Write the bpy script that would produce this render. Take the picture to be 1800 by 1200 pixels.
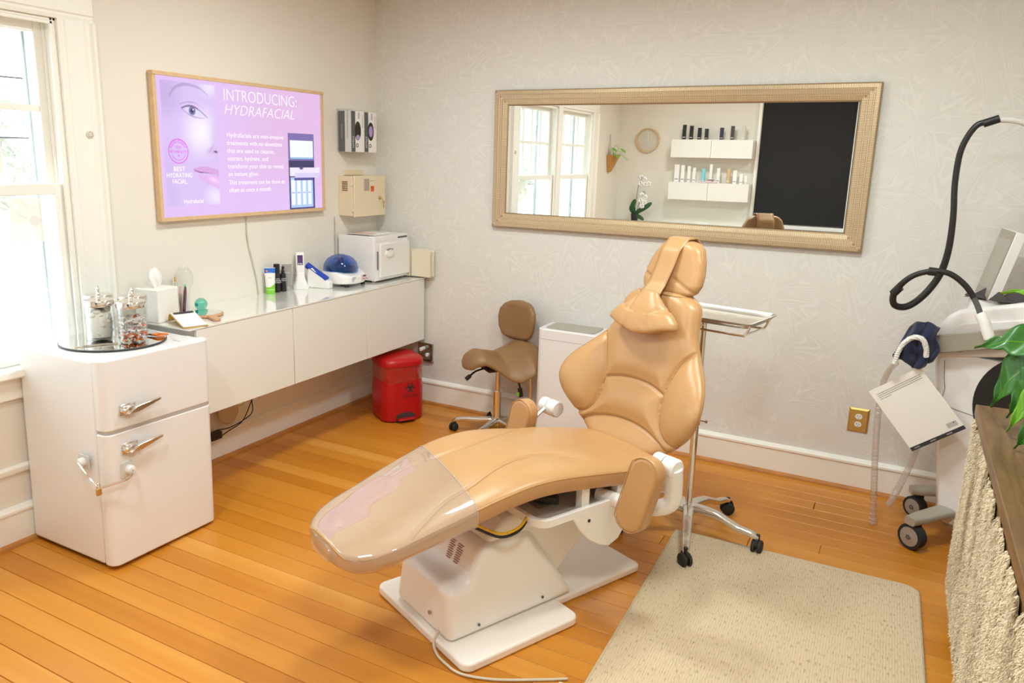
import bpy, bmesh, math, random
import numpy as np
from mathutils import Vector, Matrix, noise
random.seed(7)
PI = math.pi
for o in list(bpy.data.objects): bpy.data.objects.remove(o)
SC = bpy.context.scene
COL = SC.collection
# ------------------------------------------------------------------ camera, world, lights, exposure
cam_d = bpy.data.cameras.new('camera'); cam = bpy.data.objects.new('camera', cam_d); COL.objects.link(cam)
cam_d.sensor_width = 36.0; cam_d.lens = 1336.99 * 36 / 1800
cam_d.shift_x = (900 - 854.78) / 1800; cam_d.shift_y = -(600 - 572.74) / 1800
cam_d.clip_start = 0.02; cam_d.clip_end = 200
yaw, pitch, roll = math.radians(28.4188), math.radians(12.4339), math.radians(1.4158)
r0 = Vector((math.cos(yaw), math.sin(yaw), 0)); f0 = Vector((-math.sin(yaw), math.cos(yaw), 0))
fw = f0 * math.cos(pitch) - Vector((0, 0, math.sin(pitch))); up0 = r0.cross(fw)
r2 = r0 * math.cos(roll) + up0 * math.sin(roll); u2 = -r0 * math.sin(roll) + up0 * math.cos(roll)
M = Matrix((r2, u2, -fw)).transposed().to_4x4(); M.translation = Vector((3.05116, -4.08296, 1.6))
cam.matrix_world = M
SC.camera = cam
SC.view_settings.view_transform = 'Standard'; SC.view_settings.look = 'None'
SC.view_settings.gamma = 1.0; SC.view_settings.use_curve_mapping = False
SC.view_settings.exposure = 0.10
try:
    SC.cycles.max_bounces = 10; SC.cycles.diffuse_bounces = 6; SC.cycles.glossy_bounces = 6
    SC.cycles.transparent_max_bounces = 24; SC.cycles.transmission_bounces = 8
    SC.cycles.sample_clamp_indirect = 6.0; SC.cycles.caustics_reflective = False; SC.cycles.caustics_refractive = False
    SC.cycles.use_denoising = True
except Exception: pass
W = bpy.data.worlds.new('World'); SC.world = W; W.use_nodes = True
bg = W.node_tree.nodes['Background']; bg.inputs[0].default_value = (0.86, 0.96, 1.0, 1); bg.inputs[1].default_value = 4.6
def light(name, kind, loc, energy, color, size=0.3, target=None, shape=None, direction=None):
    d = bpy.data.lights.new(name, kind); d.energy = energy; d.color = color
    if kind == 'AREA': d.size = size; d.shape = shape or 'DISK'
    o = bpy.data.objects.new(name, d); COL.objects.link(o); o.location = loc
    if direction is not None: o.rotation_euler = Vector(direction).to_track_quat('-Z', 'Y').to_euler()
    return o
sun = light('sun', 'SUN', (-4, -8, 8), 5.0, (1.0, 0.95, 0.86), direction=(0.20, 0.72, -0.62)); sun.data.angle = math.radians(1.5)
LAMPS = [(1.25, -1.45), (2.75, -1.45), (1.25, -3.35), (2.75, -3.35)]
for lx, ly in LAMPS:
    light('ceiling_light_source', 'AREA', (lx, ly, 2.535), 21.0, (0.89, 0.98, 0.97), 0.34)
# ------------------------------------------------------------------ helpers
def bm_new(): return bmesh.new()
def box(bm, x0, x1, y0, y1, z0, z1, mi=0):
    vs = [bm.verts.new((x, y, z)) for x in (x0, x1) for y in (y0, y1) for z in (z0, z1)]
    for q in ((0,1,3,2),(4,6,7,5),(0,4,5,1),(2,3,7,6),(0,2,6,4),(1,5,7,3)):
        f = bm.faces.new([vs[i] for i in q]); f.material_index = mi
def prism(bm, pts, a0, a1, axis='z'):
    """extrude a 2-D polygon; axis z: pts=(x,y); axis x: pts=(y,z); axis y: pts=(x,z)"""
    def v(p, a):
        return {'z': (p[0], p[1], a), 'x': (a, p[0], p[1]), 'y': (p[0], a, p[1])}[axis]
    A = [bm.verts.new(v(p, a0)) for p in pts]; B = [bm.verts.new(v(p, a1)) for p in pts]
    n = len(pts)
    bm.faces.new(A[::-1]); bm.faces.new(B)
    for i in range(n): bm.faces.new((A[i], A[(i+1) % n], B[(i+1) % n], B[i]))
def lathe(bm, prof, seg=32, c=(0, 0, 0), axis='z', cap=True):
    rings = []
    for r, h in prof:
        ring = []
        for k in range(seg):
            a = 2*PI*k/seg; x, y = r*math.cos(a), r*math.sin(a)
            p = {'z': (x, y, h), 'x': (h, x, y), 'y': (x, h, y)}[axis]
            ring.append(bm.verts.new((p[0]+c[0], p[1]+c[1], p[2]+c[2])))
        rings.append(ring)
    for a, b in zip(rings, rings[1:]):
        for k in range(seg):
            bm.faces.new((a[k], a[(k+1) % seg], b[(k+1) % seg], b[k]))
    if cap:
        bm.faces.new(rings[0][::-1]); bm.faces.new(rings[-1])
def catmull(pts, n=6):
    P = [Vector(p) for p in pts]; out = []
    for i in range(len(P)-1):
        p0 = P[max(i-1, 0)]; p1 = P[i]; p2 = P[i+1]; p3 = P[min(i+2, len(P)-1)]
        for k in range(n):
            t = k/n
            out.append(0.5*((2*p1)+(-p0+p2)*t+(2*p0-5*p1+4*p2-p3)*t*t+(-p0+3*p1-3*p2+p3)*t**3))
    out.append(P[-1]); return out
def tube(bm, pts, r, seg=10, smooth=True, n=6, flat=1.0):
    P = catmull(pts, n) if smooth else [Vector(p) for p in pts]
    m = len(P); rr = r if callable(r) else (lambda t: r)
    T = []
    for i in range(m): T.append((P[min(i+1, m-1)]-P[max(i-1, 0)]).normalized())
    N = T[0].orthogonal().normalized()
    rings = []
    for i in range(m):
        N = (N - T[i]*N.dot(T[i])).normalized(); B = T[i].cross(N)
        q = rr(i/(m-1))
        rings.append([bm.verts.new(P[i]+N*q*math.cos(2*PI*k/seg)*flat+B*q*math.sin(2*PI*k/seg)) for k in range(seg)])
    for a, b in zip(rings, rings[1:]):
        for k in range(seg): bm.faces.new((a[k], a[(k+1) % seg], b[(k+1) % seg], b[k]))
    bm.faces.new(rings[0][::-1]); bm.faces.new(rings[-1])
def grid(bm, fn, nu, nv, close_u=False, close_v=False):
    V = [[bm.verts.new(fn(i/(nu if close_u else nu-1), j/(nv if close_v else nv-1))) for j in range(nv)] for i in range(nu)]
    for i in range(nu if close_u else nu-1):
        for j in range(nv if close_v else nv-1):
            a, b, c, d = V[i][j], V[(i+1) % nu][j], V[(i+1) % nu][(j+1) % nv], V[i][(j+1) % nv]
            bm.faces.new((a, b, c, d))
    return V
def rrect(x0, x1, y0, y1, r, n=6, corners=(1, 1, 1, 1)):
    out = []
    for (cx, cy, a0, on) in ((x1-r, y1-r, 0, corners[0]), (x0+r, y1-r, PI/2, corners[1]), (x0+r, y0+r, PI, corners[2]), (x1-r, y0+r, 3*PI/2, corners[3])):
        if on:
            for k in range(n+1):
                a = a0+PI/2*k/n; out.append((cx+r*math.cos(a), cy+r*math.sin(a)))
        else:
            a = a0+PI/4; out.append((cx+r*(1 if math.cos(a) > 0 else -1), cy+r*(1 if math.sin(a) > 0 else -1)))
    return out
def obj(name, bm, mat, parent=None, bevel=0, smooth=True, seg=2, subsurf=0, ang=35):
    me = bpy.data.meshes.new(name)
    if isinstance(bm, bmesh.types.BMesh):
        bmesh.ops.recalc_face_normals(bm, faces=bm.faces)
        bm.to_mesh(me); bm.free()
    else: me.from_pydata(*bm)
    for m in (mat if isinstance(mat, (list, tuple)) else [mat]): me.materials.append(m)
    o = bpy.data.objects.new(name, me); COL.objects.link(o)
    if bevel:
        b = o.modifiers.new('bevel', 'BEVEL'); b.width = bevel; b.segments = seg; b.limit_method = 'ANGLE'; b.angle_limit = math.radians(40)
    if subsurf:
        s = o.modifiers.new('sub', 'SUBSURF'); s.levels = subsurf; s.render_levels = subsurf
    if smooth:
        me.polygons.foreach_set('use_smooth', [True]*len(me.polygons))
        try: me.set_sharp_from_angle(angle=math.radians(ang))
        except Exception: pass
    if parent: o.parent = parent
    return o
def tag(o, label, cat, group=None, kind=None):
    o['label'] = label; o['category'] = cat
    if group: o['group'] = group
    if kind: o['kind'] = kind
    return o
def thing(name, label, cat, loc=(0, 0, 0), rotz=0, group=None):
    o = bpy.data.objects.new(name, None); COL.objects.link(o); o.empty_display_size = .05
    o.location = loc; o.rotation_euler = (0, 0, rotz)
    return tag(o, label, cat, group)
def struct(name, bm, mat, parent=None, **k):
    o = obj(name, bm, mat, parent, **k)
    if not parent: o['kind'] = 'structure'
    return o
def text(name, body, size, mat, parent, loc, rot, align='CENTER', shear=0, sx=1.0, space=1.0, line=1.0, wid=None, thin=0):
    cu = bpy.data.curves.new(name, 'FONT'); cu.body = body; cu.size = size; cu.align_x = align; cu.align_y = 'CENTER'
    cu.shear = shear; cu.space_character = space; cu.space_line = line; cu.resolution_u = 3; cu.offset = thin
    cu.materials.append(mat)
    o = bpy.data.objects.new(name, cu); COL.objects.link(o); o.location = loc; o.rotation_euler = rot; o.scale = (sx, 1, 1)
    bpy.context.view_layer.update()
    me = bpy.data.meshes.new_from_object(o.evaluated_get(bpy.context.evaluated_depsgraph_get()))
    bpy.data.objects.remove(o); bpy.data.curves.remove(cu)
    if wid and len(me.vertices):
        xs = [v.co.x for v in me.vertices]; k = wid/max(1e-4, max(xs)-min(xs))
        for v in me.vertices: v.co.x *= k
    o = bpy.data.objects.new(name, me); COL.objects.link(o); o.location = loc; o.rotation_euler = rot
    if parent: o.parent = parent
    return o
def dup(root, loc, rotz, label=None, group=None):
    r = root.copy(); COL.objects.link(r); r.location = loc; r.rotation_euler = (0, 0, rotz)
    if label: r['label'] = label
    if group: r['group'] = group
    for ch in [c for c in bpy.data.objects if c.parent == root]:
        c = ch.copy(); COL.objects.link(c); c.parent = r
        for g in [g for g in bpy.data.objects if g.parent == ch]:
            d = g.copy(); COL.objects.link(d); d.parent = c
    return r
def lerpf(tab):
    xs = [t[0] for t in tab]; ys = [t[1] for t in tab]
    return lambda x: float(np.interp(x, xs, ys))
# ------------------------------------------------------------------ materials
def nodes(name):
    m = bpy.data.materials.new(name); m.use_nodes = True; nt = m.node_tree
    return m, nt, nt.nodes, nt.links, nt.nodes['Principled BSDF']
def mat(name, col, rough=.5, metal=0, spec=.5, bump=0, bscale=200, coat=0, emit=None, es=1, var=0, vscale=8, sheen=0):
    m, nt, N, L, p = nodes(name)
    p.inputs['Base Color'].default_value = (*col, 1); p.inputs['Roughness'].default_value = rough
    p.inputs['Metallic'].default_value = metal; p.inputs['Specular IOR Level'].default_value = spec
    if coat: p.inputs['Coat Weight'].default_value = coat; p.inputs['Coat Roughness'].default_value = .08
    if sheen: p.inputs['Sheen Weight'].default_value = sheen
    if emit is not None: p.inputs['Emission Color'].default_value = (*emit, 1); p.inputs['Emission Strength'].default_value = es
    tc = None
    if bump or var: tc = N.new('ShaderNodeTexCoord')
    if bump:
        n = N.new('ShaderNodeTexNoise'); n.inputs['Scale'].default_value = bscale; n.inputs['Detail'].default_value = 3
        b = N.new('ShaderNodeBump'); b.inputs['Strength'].default_value = bump; b.inputs['Distance'].default_value = .002
        L.new(tc.outputs['Object'], n.inputs['Vector']); L.new(n.outputs['Fac'], b.inputs['Height']); L.new(b.outputs[0], p.inputs['Normal'])
    if var:
        n2 = N.new('ShaderNodeTexNoise'); n2.inputs['Scale'].default_value = vscale; n2.inputs['Detail'].default_value = 4
        r = N.new('ShaderNodeMapRange'); r.inputs[1].default_value = .3; r.inputs[2].default_value = .7; r.inputs[3].default_value = 1-var; r.inputs[4].default_value = 1+var
        mx = N.new('ShaderNodeVectorMath'); mx.operation = 'SCALE'; mx.inputs[0].default_value = col
        L.new(tc.outputs['Object'], n2.inputs['Vector']); L.new(n2.outputs['Fac'], r.inputs[0]); L.new(r.outputs[0], mx.inputs['Scale']); L.new(mx.outputs[0], p.inputs['Base Color'])
    return m
def glassy(name, tint=(1, 1, 1), refl=1.0, rough=.02, bump=0, bscale=20, opac=0, ocol=(1, 1, 1), base=.03):
    m = bpy.data.materials.new(name); m.use_nodes = True; nt = m.node_tree; N = nt.nodes; L = nt.links; N.clear()
    out = N.new('ShaderNodeOutputMaterial'); t = N.new('ShaderNodeBsdfTransparent'); t.inputs[0].default_value = (*tint, 1)
    g = N.new('ShaderNodeBsdfGlossy'); g.inputs['Roughness'].default_value = rough
    lw = N.new('ShaderNodeLayerWeight'); lw.inputs[0].default_value = .35
    mr = N.new('ShaderNodeMapRange'); mr.inputs[3].default_value = base*refl; mr.inputs[4].default_value = min(1, .55*refl)
    L.new(lw.outputs['Facing'], mr.inputs[0])
    mx = N.new('ShaderNodeMixShader'); L.new(mr.outputs[0], mx.inputs[0])
    src = t
    if opac:
        d = N.new('ShaderNodeBsdfDiffuse'); d.inputs[0].default_value = (*ocol, 1)
        m2 = N.new('ShaderNodeMixShader'); m2.inputs[0].default_value = opac
        L.new(t.outputs[0], m2.inputs[1]); L.new(d.outputs[0], m2.inputs[2]); src = m2
    L.new(src.outputs[0], mx.inputs[1]); L.new(g.outputs[0], mx.inputs[2]); L.new(mx.outputs[0], out.inputs[0])
    if bump:
        tc = N.new('ShaderNodeTexCoord'); n = N.new('ShaderNodeTexNoise'); n.inputs['Scale'].default_value = bscale
        b = N.new('ShaderNodeBump'); b.inputs['Strength'].default_value = bump; b.inputs['Distance'].default_value = .01
        L.new(tc.outputs['Object'], n.inputs['Vector']); L.new(n.outputs['Fac'], b.inputs['Height'])
        L.new(b.outputs[0], g.inputs['Normal']); L.new(b.outputs[0], lw.inputs['Normal'])
    return m
WALL = mat('painted_wall', (.80, .76, .69), .75, bump=.25, bscale=90)
TRIM = mat('cream_trim', (.89, .88, .83), .42)
WHITE = mat('white_gloss', (.86, .83, .80), .22, coat=.3)
FRIDGE_M = mat('fridge_enamel', (.82, .82, .83), .28, coat=.3)
LACQ = mat('cabinet_lacquer', (.82, .81, .77), .3)
PLAST = mat('white_plastic', (.87, .86, .84), .33)
MACH = mat('machine_shell', (.84, .82, .81), .35)
GREYP = mat('warm_grey_plastic', (.40, .37, .31), .42)
BLACK = mat('black_plastic', (.012, .012, .013), .4)
BLACKR = mat('black_rubber', (.02, .02, .022), .7)
CHROME = mat('chrome', (.82, .80, .77), .13, 1)
ALU = mat('polished_aluminium', (.72, .70, .66), .22, 1)
STEEL = mat('brushed_steel', (.62, .58, .53), .3, 1)
BRASS = mat('brass_plate', (.62, .42, .14), .4, .8)
RED = mat('red_plastic', (.48, .005, .010), .32)
REDBAG = glassy('red_bag_film', (.95, .12, .12), 1.4, .15, bump=.8, bscale=30, opac=.45, ocol=(.65, .03, .03))
LEATHER = mat('tan_leather', (.535, .305, .130), .34, bump=.18, bscale=420, var=.05, vscale=3)
LEATHER_D = mat('brown_leather', (.26, .14, .058), .42, bump=.15, bscale=420, var=.08, vscale=6)
STITCH = mat('tan_piping', (.48, .26, .095), .45)
CLEAR = glassy('clear_glass', (.985, .99, .99), .55, base=.02)
VINYL = glassy('clear_vinyl', (1, .995, .99), 1.15, .05, bump=.10, bscale=7, opac=.16, ocol=(1, .90, .84), base=.05)
PANE = glassy('window_glass', (.98, 1, 1), .6)
BLUED = glassy('blue_dome', (.12, .38, .90), 1.0, .03, opac=.15, ocol=(.01, .16, .60))
AQUA = glassy('aqua_ball', (.45, .88, .80), 1.2, .05, opac=.25, ocol=(.2, .7, .6))
MIRROR = mat('mirror_silver', (.90, .91, .89), .005, 1)
DARKEDGE = mat('dark_edge', (.05, .045, .04), .5)
GOLD = mat('champagne_metal', (.42, .31, .18), .4, .6)
GOLDRIB = mat('champagne_rib', (.82, .68, .48), .35, .5)
OAKF = mat('light_oak_frame', (.70, .49, .28), .5, var=.06, vscale=30)
PAPER = mat('white_paper', (.85, .84, .82), .8)
CREAMP = mat('cream_paper', (.78, .72, .58), .85)
BEIGEP = mat('beige_plastic', (.78, .66, .47), .45)
INK = mat('black_ink', (.03, .03, .035), .6)
DGREY = mat('dark_grey_print', (.10, .10, .11), .6)
PURPLE = mat('purple_glove', (.42, .32, .62), .6)
NAVY = mat('navy_towel', (.015, .02, .07), .9, bump=.6, bscale=300, sheen=.3)
ORANGE = mat('orange_plastic', (.92, .22, .02), .4)
GREEN = mat('lime_plastic', (.22, .62, .04), .4)
BLUE = mat('blue_plastic', (.01, .05, .42), .35)
COTTON = mat('cotton', (.90, .87, .80), .95, bump=.6, bscale=60)
SHELLGREY = mat('screen_face', (.42, .40, .33), .25)
BLIND = mat('black_blind', (.010, .010, .010), .8, bump=.4, bscale=500)
WICK = mat('raffia_fibre', (.74, .64, .46), .9)
# ------------------------------------------------------------------ special materials
def wood_floor(name, seedmul=1.0):
    m, nt, N, L, p = nodes(name)
    tc = N.new('ShaderNodeTexCoord'); oi = N.new('ShaderNodeObjectInfo')
    mp = N.new('ShaderNodeMapping'); mp.inputs['Scale'].default_value = (1.6, 34, 34)
    off = N.new('ShaderNodeVectorMath'); off.operation = 'SCALE'; off.inputs[0].default_value = (37, 51, 13)
    ad = N.new('ShaderNodeVectorMath'); ad.operation = 'ADD'
    L.new(oi.outputs['Random'], off.inputs['Scale']); L.new(tc.outputs['Object'], ad.inputs[0]); L.new(off.outputs[0], ad.inputs[1]); L.new(ad.outputs[0], mp.inputs['Vector'])
    n = N.new('ShaderNodeTexNoise'); n.inputs['Scale'].default_value = 1.0; n.inputs['Detail'].default_value = 5; n.inputs['Distortion'].default_value = .4
    L.new(mp.outputs[0], n.inputs['Vector'])
    mp2 = N.new('ShaderNodeMapping'); mp2.inputs['Scale'].default_value = (.5, 9, 9); L.new(ad.outputs[0], mp2.inputs['Vector'])
    n2 = N.new('ShaderNodeTexNoise'); n2.inputs['Scale'].default_value = 1.0; n2.inputs['Detail'].default_value = 2; L.new(mp2.outputs[0], n2.inputs['Vector'])
    cr = N.new('ShaderNodeValToRGB'); e = cr.color_ramp.elements
    e[0].position = .0; e[0].color = (.42, .130, .008, 1); e[1].position = 1; e[1].color = (.82, .46, .13, 1)
    q = e.new(.35); q.color = (.55, .20, .016, 1); q = e.new(.68); q.color = (.64, .26, .030, 1); q = e.new(.88); q.color = (.72, .335, .062, 1)
    a1 = N.new('ShaderNodeMath'); a1.operation = 'MULTIPLY'; a1.inputs[1].default_value = .42; L.new(oi.outputs['Random'], a1.inputs[0])
    a2 = N.new('ShaderNodeMath'); a2.operation = 'MULTIPLY_ADD'; a2.inputs[1].default_value = .55; L.new(n2.outputs['Fac'], a2.inputs[0]); L.new(a1.outputs[0], a2.inputs[2])
    a3 = N.new('ShaderNodeMath'); a3.operation = 'MULTIPLY_ADD'; a3.inputs[1].default_value = .30; L.new(n.outputs['Fac'], a3.inputs[0]); L.new(a2.outputs[0], a3.inputs[2])
    a4 = N.new('ShaderNodeMath'); a4.operation = 'SUBTRACT'; a4.inputs[1].default_value = .09; L.new(a3.outputs[0], a4.inputs[0])
    L.new(a4.outputs[0], cr.inputs[0]); L.new(cr.outputs[0], p.inputs['Base Color'])
    p.inputs['Roughness'].default_value = .34; p.inputs['Specular IOR Level'].default_value = .45
    b = N.new('ShaderNodeBump'); b.inputs['Strength'].default_value = .12; b.inputs['Distance'].default_value = .001
    L.new(n.outputs['Fac'], b.inputs['Height']); L.new(b.outputs[0], p.inputs['Normal'])
    return m
FLOORM = wood_floor('fir_plank')
SHOE = mat('orange_wood_moulding', (.50, .21, .05), .45, var=.15, vscale=10)
GAP = mat('floor_gap', (.16, .06, .015), .9)
def walnut(name, cols, sc):
    m, nt, N, L, p = nodes(name)
    tc = N.new('ShaderNodeTexCoord'); mp = N.new('ShaderNodeMapping'); mp.inputs['Scale'].default_value = sc; L.new(tc.outputs['Object'], mp.inputs[0])
    n = N.new('ShaderNodeTexNoise'); n.inputs['Scale'].default_value = 1; n.inputs['Detail'].default_value = 6; n.inputs['Distortion'].default_value = .8; L.new(mp.outputs[0], n.inputs['Vector'])
    cr = N.new('ShaderNodeValToRGB'); e = cr.color_ramp.elements; e[0].position = .3; e[0].color = (*cols[0], 1); e[1].position = .72; e[1].color = (*cols[1], 1)
    L.new(n.outputs['Fac'], cr.inputs[0]); L.new(cr.outputs[0], p.inputs['Base Color']); p.inputs['Roughness'].default_value = .42
    return m
SIDEW = walnut('sideboard_wood', ((.10, .052, .018), (.25, .14, .052)), (30, 3, 30))
def wallpaper():
    m, nt, N, L, p = nodes('leaf_wallpaper')
    tc = N.new('ShaderNodeTexCoord'); sp = N.new('ShaderNodeSeparateXYZ'); cb = N.new('ShaderNodeCombineXYZ')
    L.new(tc.outputs['Object'], sp.inputs[0]); L.new(sp.outputs[0], cb.inputs[0]); L.new(sp.outputs[2], cb.inputs[1])
    def M_(op, a=None, b=None, av=None, bv=None):
        x = N.new('ShaderNodeMath'); x.operation = op
        if a is not None: L.new(a, x.inputs[0])
        if b is not None: L.new(b, x.inputs[1])
        if av is not None: x.inputs[0].default_value = av
        if bv is not None: x.inputs[1].default_value = bv
        return x.outputs[0]
    def layer(scale, freq, ofs, curl):
        ad = N.new('ShaderNodeVectorMath'); ad.operation = 'ADD'; ad.inputs[1].default_value = ofs; L.new(cb.outputs[0], ad.inputs[0])
        nz = N.new('ShaderNodeTexNoise'); nz.inputs['Scale'].default_value = 3; L.new(ad.outputs[0], nz.inputs['Vector'])
        v = N.new('ShaderNodeTexVoronoi'); v.voronoi_dimensions = '2D'; v.inputs['Scale'].default_value = scale; L.new(ad.outputs[0], v.inputs['Vector'])
        sb = N.new('ShaderNodeVectorMath'); sb.operation = 'SUBTRACT'; L.new(ad.outputs[0], sb.inputs[0]); L.new(v.outputs['Position'], sb.inputs[1])
        s2 = N.new('ShaderNodeSeparateXYZ'); L.new(sb.outputs[0], s2.inputs[0])
        ang = M_('ARCTAN2', s2.outputs[1], s2.outputs[0])
        ln = N.new('ShaderNodeVectorMath'); ln.operation = 'LENGTH'; L.new(sb.outputs[0], ln.inputs[0])
        r = ln.outputs['Value']
        bend = M_('MULTIPLY', M_('SINE', M_('MULTIPLY', ang, bv=5)), M_('MULTIPLY', r, bv=curl))
        a2 = M_('ADD', M_('MULTIPLY', ang, bv=freq), M_('MULTIPLY', bend, bv=freq))
        a3 = M_('ADD', a2, M_('MULTIPLY', nz.outputs['Fac'], bv=9))
        s = M_('SINE', a3)
        th = N.new('ShaderNodeMapRange'); th.inputs[1].default_value = .1; th.inputs[2].default_value = .9; L.new(s, th.inputs[0])
        v2 = N.new('ShaderNodeTexVoronoi'); v2.voronoi_dimensions = '2D'; v2.feature = 'DISTANCE_TO_EDGE'; v2.inputs['Scale'].default_value = scale; L.new(ad.outputs[0], v2.inputs['Vector'])
        ed = N.new('ShaderNodeMapRange'); ed.inputs[1].default_value = .0; ed.inputs[2].default_value = .10; L.new(v2.outputs['Distance'], ed.inputs[0])
        return M_('MULTIPLY', th.outputs[0], ed.outputs[0])
    l1 = layer(2.9, 38, (3.3, 1.1, 0), 2.4)
    l2 = layer(2.2, 46, (7.7, 4.2, 0), 1.8)
    mxm = M_('MAXIMUM', l1, M_('MULTIPLY', l2, bv=.7))
    mx = N.new('ShaderNodeMix'); mx.data_type = 'RGBA'
    mx.inputs[6].default_value = (.720, .712, .678, 1); mx.inputs[7].default_value = (.770, .763, .730, 1)
    L.new(mxm, mx.inputs[0]); L.new(mx.outputs[2], p.inputs['Base Color']); p.inputs['Roughness'].default_value = .7
    b = N.new('ShaderNodeBump'); b.inputs['Strength'].default_value = .16; b.inputs['Distance'].default_value = .002
    L.new(mxm, b.inputs['Height']); L.new(b.outputs[0], p.inputs['Normal'])
    return m
WPAPER = wallpaper()
def mat_fabric():
    m, nt, N, L, p = nodes('woven_floor_mat')
    tc = N.new('ShaderNodeTexCoord')
    w = N.new('ShaderNodeTexWave'); w.bands_direction = 'X'; w.inputs['Scale'].default_value = 36; w.inputs['Distortion'].default_value = .15; L.new(tc.outputs['Object'], w.inputs['Vector'])
    mp = N.new('ShaderNodeMapping'); mp.inputs['Scale'].default_value = (380, 34, 1); L.new(tc.outputs['Object'], mp.inputs[0])
    br = N.new('ShaderNodeTexNoise'); br.inputs['Scale'].default_value = 1; br.inputs['Detail'].default_value = 0; L.new(mp.outputs[0], br.inputs['Vector'])
    r = N.new('ShaderNodeMapRange'); r.inputs[1].default_value = .655; r.inputs[2].default_value = .71; L.new(br.outputs['Fac'], r.inputs[0])
    m1 = N.new('ShaderNodeMix'); m1.data_type = 'RGBA'; m1.inputs[6].default_value = (.60, .47, .31, 1); m1.inputs[7].default_value = (.67, .54, .37, 1); L.new(w.outputs['Fac'], m1.inputs[0])
    m2 = N.new('ShaderNodeMix'); m2.data_type = 'RGBA'; m2.inputs[7].default_value = (.42, .32, .17, 1); L.new(m1.outputs[2], m2.inputs[6]); L.new(r.outputs[0], m2.inputs[0])
    L.new(m2.outputs[2], p.inputs['Base Color']); p.inputs['Roughness'].default_value = .6
    b = N.new('ShaderNodeBump'); b.inputs['Strength'].default_value = .3; b.inputs['Distance'].default_value = .001; L.new(w.outputs['Fac'], b.inputs['Height']); L.new(b.outputs[0], p.inputs['Normal'])
    return m
MATM = mat_fabric()
def leafmat(name, c1, c2):
    m, nt, N, L, p = nodes(name)
    tc = N.new('ShaderNodeTexCoord'); n = N.new('ShaderNodeTexNoise'); n.inputs['Scale'].default_value = 14; L.new(tc.outputs['Object'], n.inputs['Vector'])
    mx = N.new('ShaderNodeMix'); mx.data_type = 'RGBA'; mx.inputs[6].default_value = (*c1, 1); mx.inputs[7].default_value = (*c2, 1)
    L.new(n.outputs['Fac'], mx.inputs[0]); L.new(mx.outputs[2], p.inputs['Base Color']); p.inputs['Roughness'].default_value = .32
    return m
LEAF = leafmat('glossy_leaf', (.018, .10, .018), (.06, .24, .03)); LEAFL = leafmat('young_leaf', (.10, .34, .02), (.25, .50, .05))
LEAFD = leafmat('dark_orchid_leaf', (.008, .05, .012), (.02, .09, .02))

# ------------------------------------------------------------------ the room
XR, YD, HC = 4.05, -4.78, 2.56
b = bm_new(); box(b, -.2, XR, YD-.1, .05, -.06, -.016); struct('floor', b, GAP, smooth=False)
floor_o = bpy.data.objects['floor']
# fir planks, each its own part of the floor
row = 0.0; pl = 0; y = -.005; meshes = {}
rng = random.Random(3)
while y > YD:
    x = 0.0; xs = [0.0]
    while True:
        x += rng.uniform(1.0, 3.2)
        if x > XR-.5: break
        xs.append(x)
    xs.append(XR)
    for xa, xb in zip(xs, xs[1:]):
        ln = round(xb-xa, 2)
        if ln not in meshes:
            b = bm_new(); box(b, 0, ln-.0018, -.0880, 0, -.016, 0)
            o = obj('plank', b, FLOORM, floor_o, smooth=False, bevel=.0012, seg=1); meshes[ln] = o.data; o.location = (xa, y, 0)
        else:
            o = bpy.data.objects.new('plank', meshes[ln]); COL.objects.link(o); o.parent = floor_o; o.location = (xa, y, 0)
            bv = o.modifiers.new('bevel', 'BEVEL'); bv.width = .0012; bv.segments = 1
        pl += 1
    y -= .0900
b = bm_new(); box(b, -.2, XR+.1, YD-.1, .1, HC, HC+.1); struct('ceiling', b, mat('ceiling_paint', (.84, .80, .73), .8), smooth=False)
# left wall with two window openings
O1, O2 = (-2.93, -2.10), (-3.86, -3.03); ZS, ZH = .705, 2.10
b = bm_new()
box(b, -.2, 0, O1[1], .1, 0, HC); box(b, -.2, 0, O2[1], O1[0], ZS, ZH); box(b, -.2, 0, YD-.1, O2[0], 0, HC)
box(b, -.2, 0, O2[0], O1[1], 0, ZS); box(b, -.2, 0, O2[0], O1[1], ZH, HC)
struct('wall_left', b, WALL, smooth=False)
b = bm_new(); box(b, -.2, XR+.1, 0, .1, 0, HC); struct('wall_back', b, WPAPER, smooth=False)
b = bm_new(); box(b, XR, XR+.1, YD-.1, 0, 0, HC); struct('wall_right', b, WALL, smooth=False)
b = bm_new(); box(b, 0, XR, YD-.1, YD, 0, HC); struct('wall_front', b, WALL, smooth=False)
def base_profile():
    return [(0, .0), (.018, .0), (.018, .135), (.024, .14), (.024, .150), (.018, .156), (.010, .163), (0, .165)]
b = bm_new(); prism(b, [(0+d, z) for d, z in base_profile()], YD, -.0, 'y'); struct('baseboard_left', b, TRIM)
b = bm_new(); prism(b, [(0-d, z) for d, z in base_profile()], .0, XR, 'x'); struct('baseboard_back', b, TRIM)
b = bm_new(); prism(b, [(YD+d, z) for d, z in base_profile()], .0, XR, 'x'); struct('baseboard_front', b, TRIM)
q = [(0.018, 0), (.036, 0), (.035, .008), (.030, .015), (.018, .019)]
b = bm_new(); prism(b, q, YD, 0, 'y'); struct('trim_1', b, SHOE)
b = bm_new(); prism(b, [(-d, z) for d, z in q], 0, XR, 'x'); struct('trim_2', b, SHOE)
b = bm_new(); prism(b, [(0, .30), (.012, .302), (.016, .312), (.016, .325), (.010, .332), (0, .334)], YD, -2.0, 'y'); struct('trim_3', b, TRIM)

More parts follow.
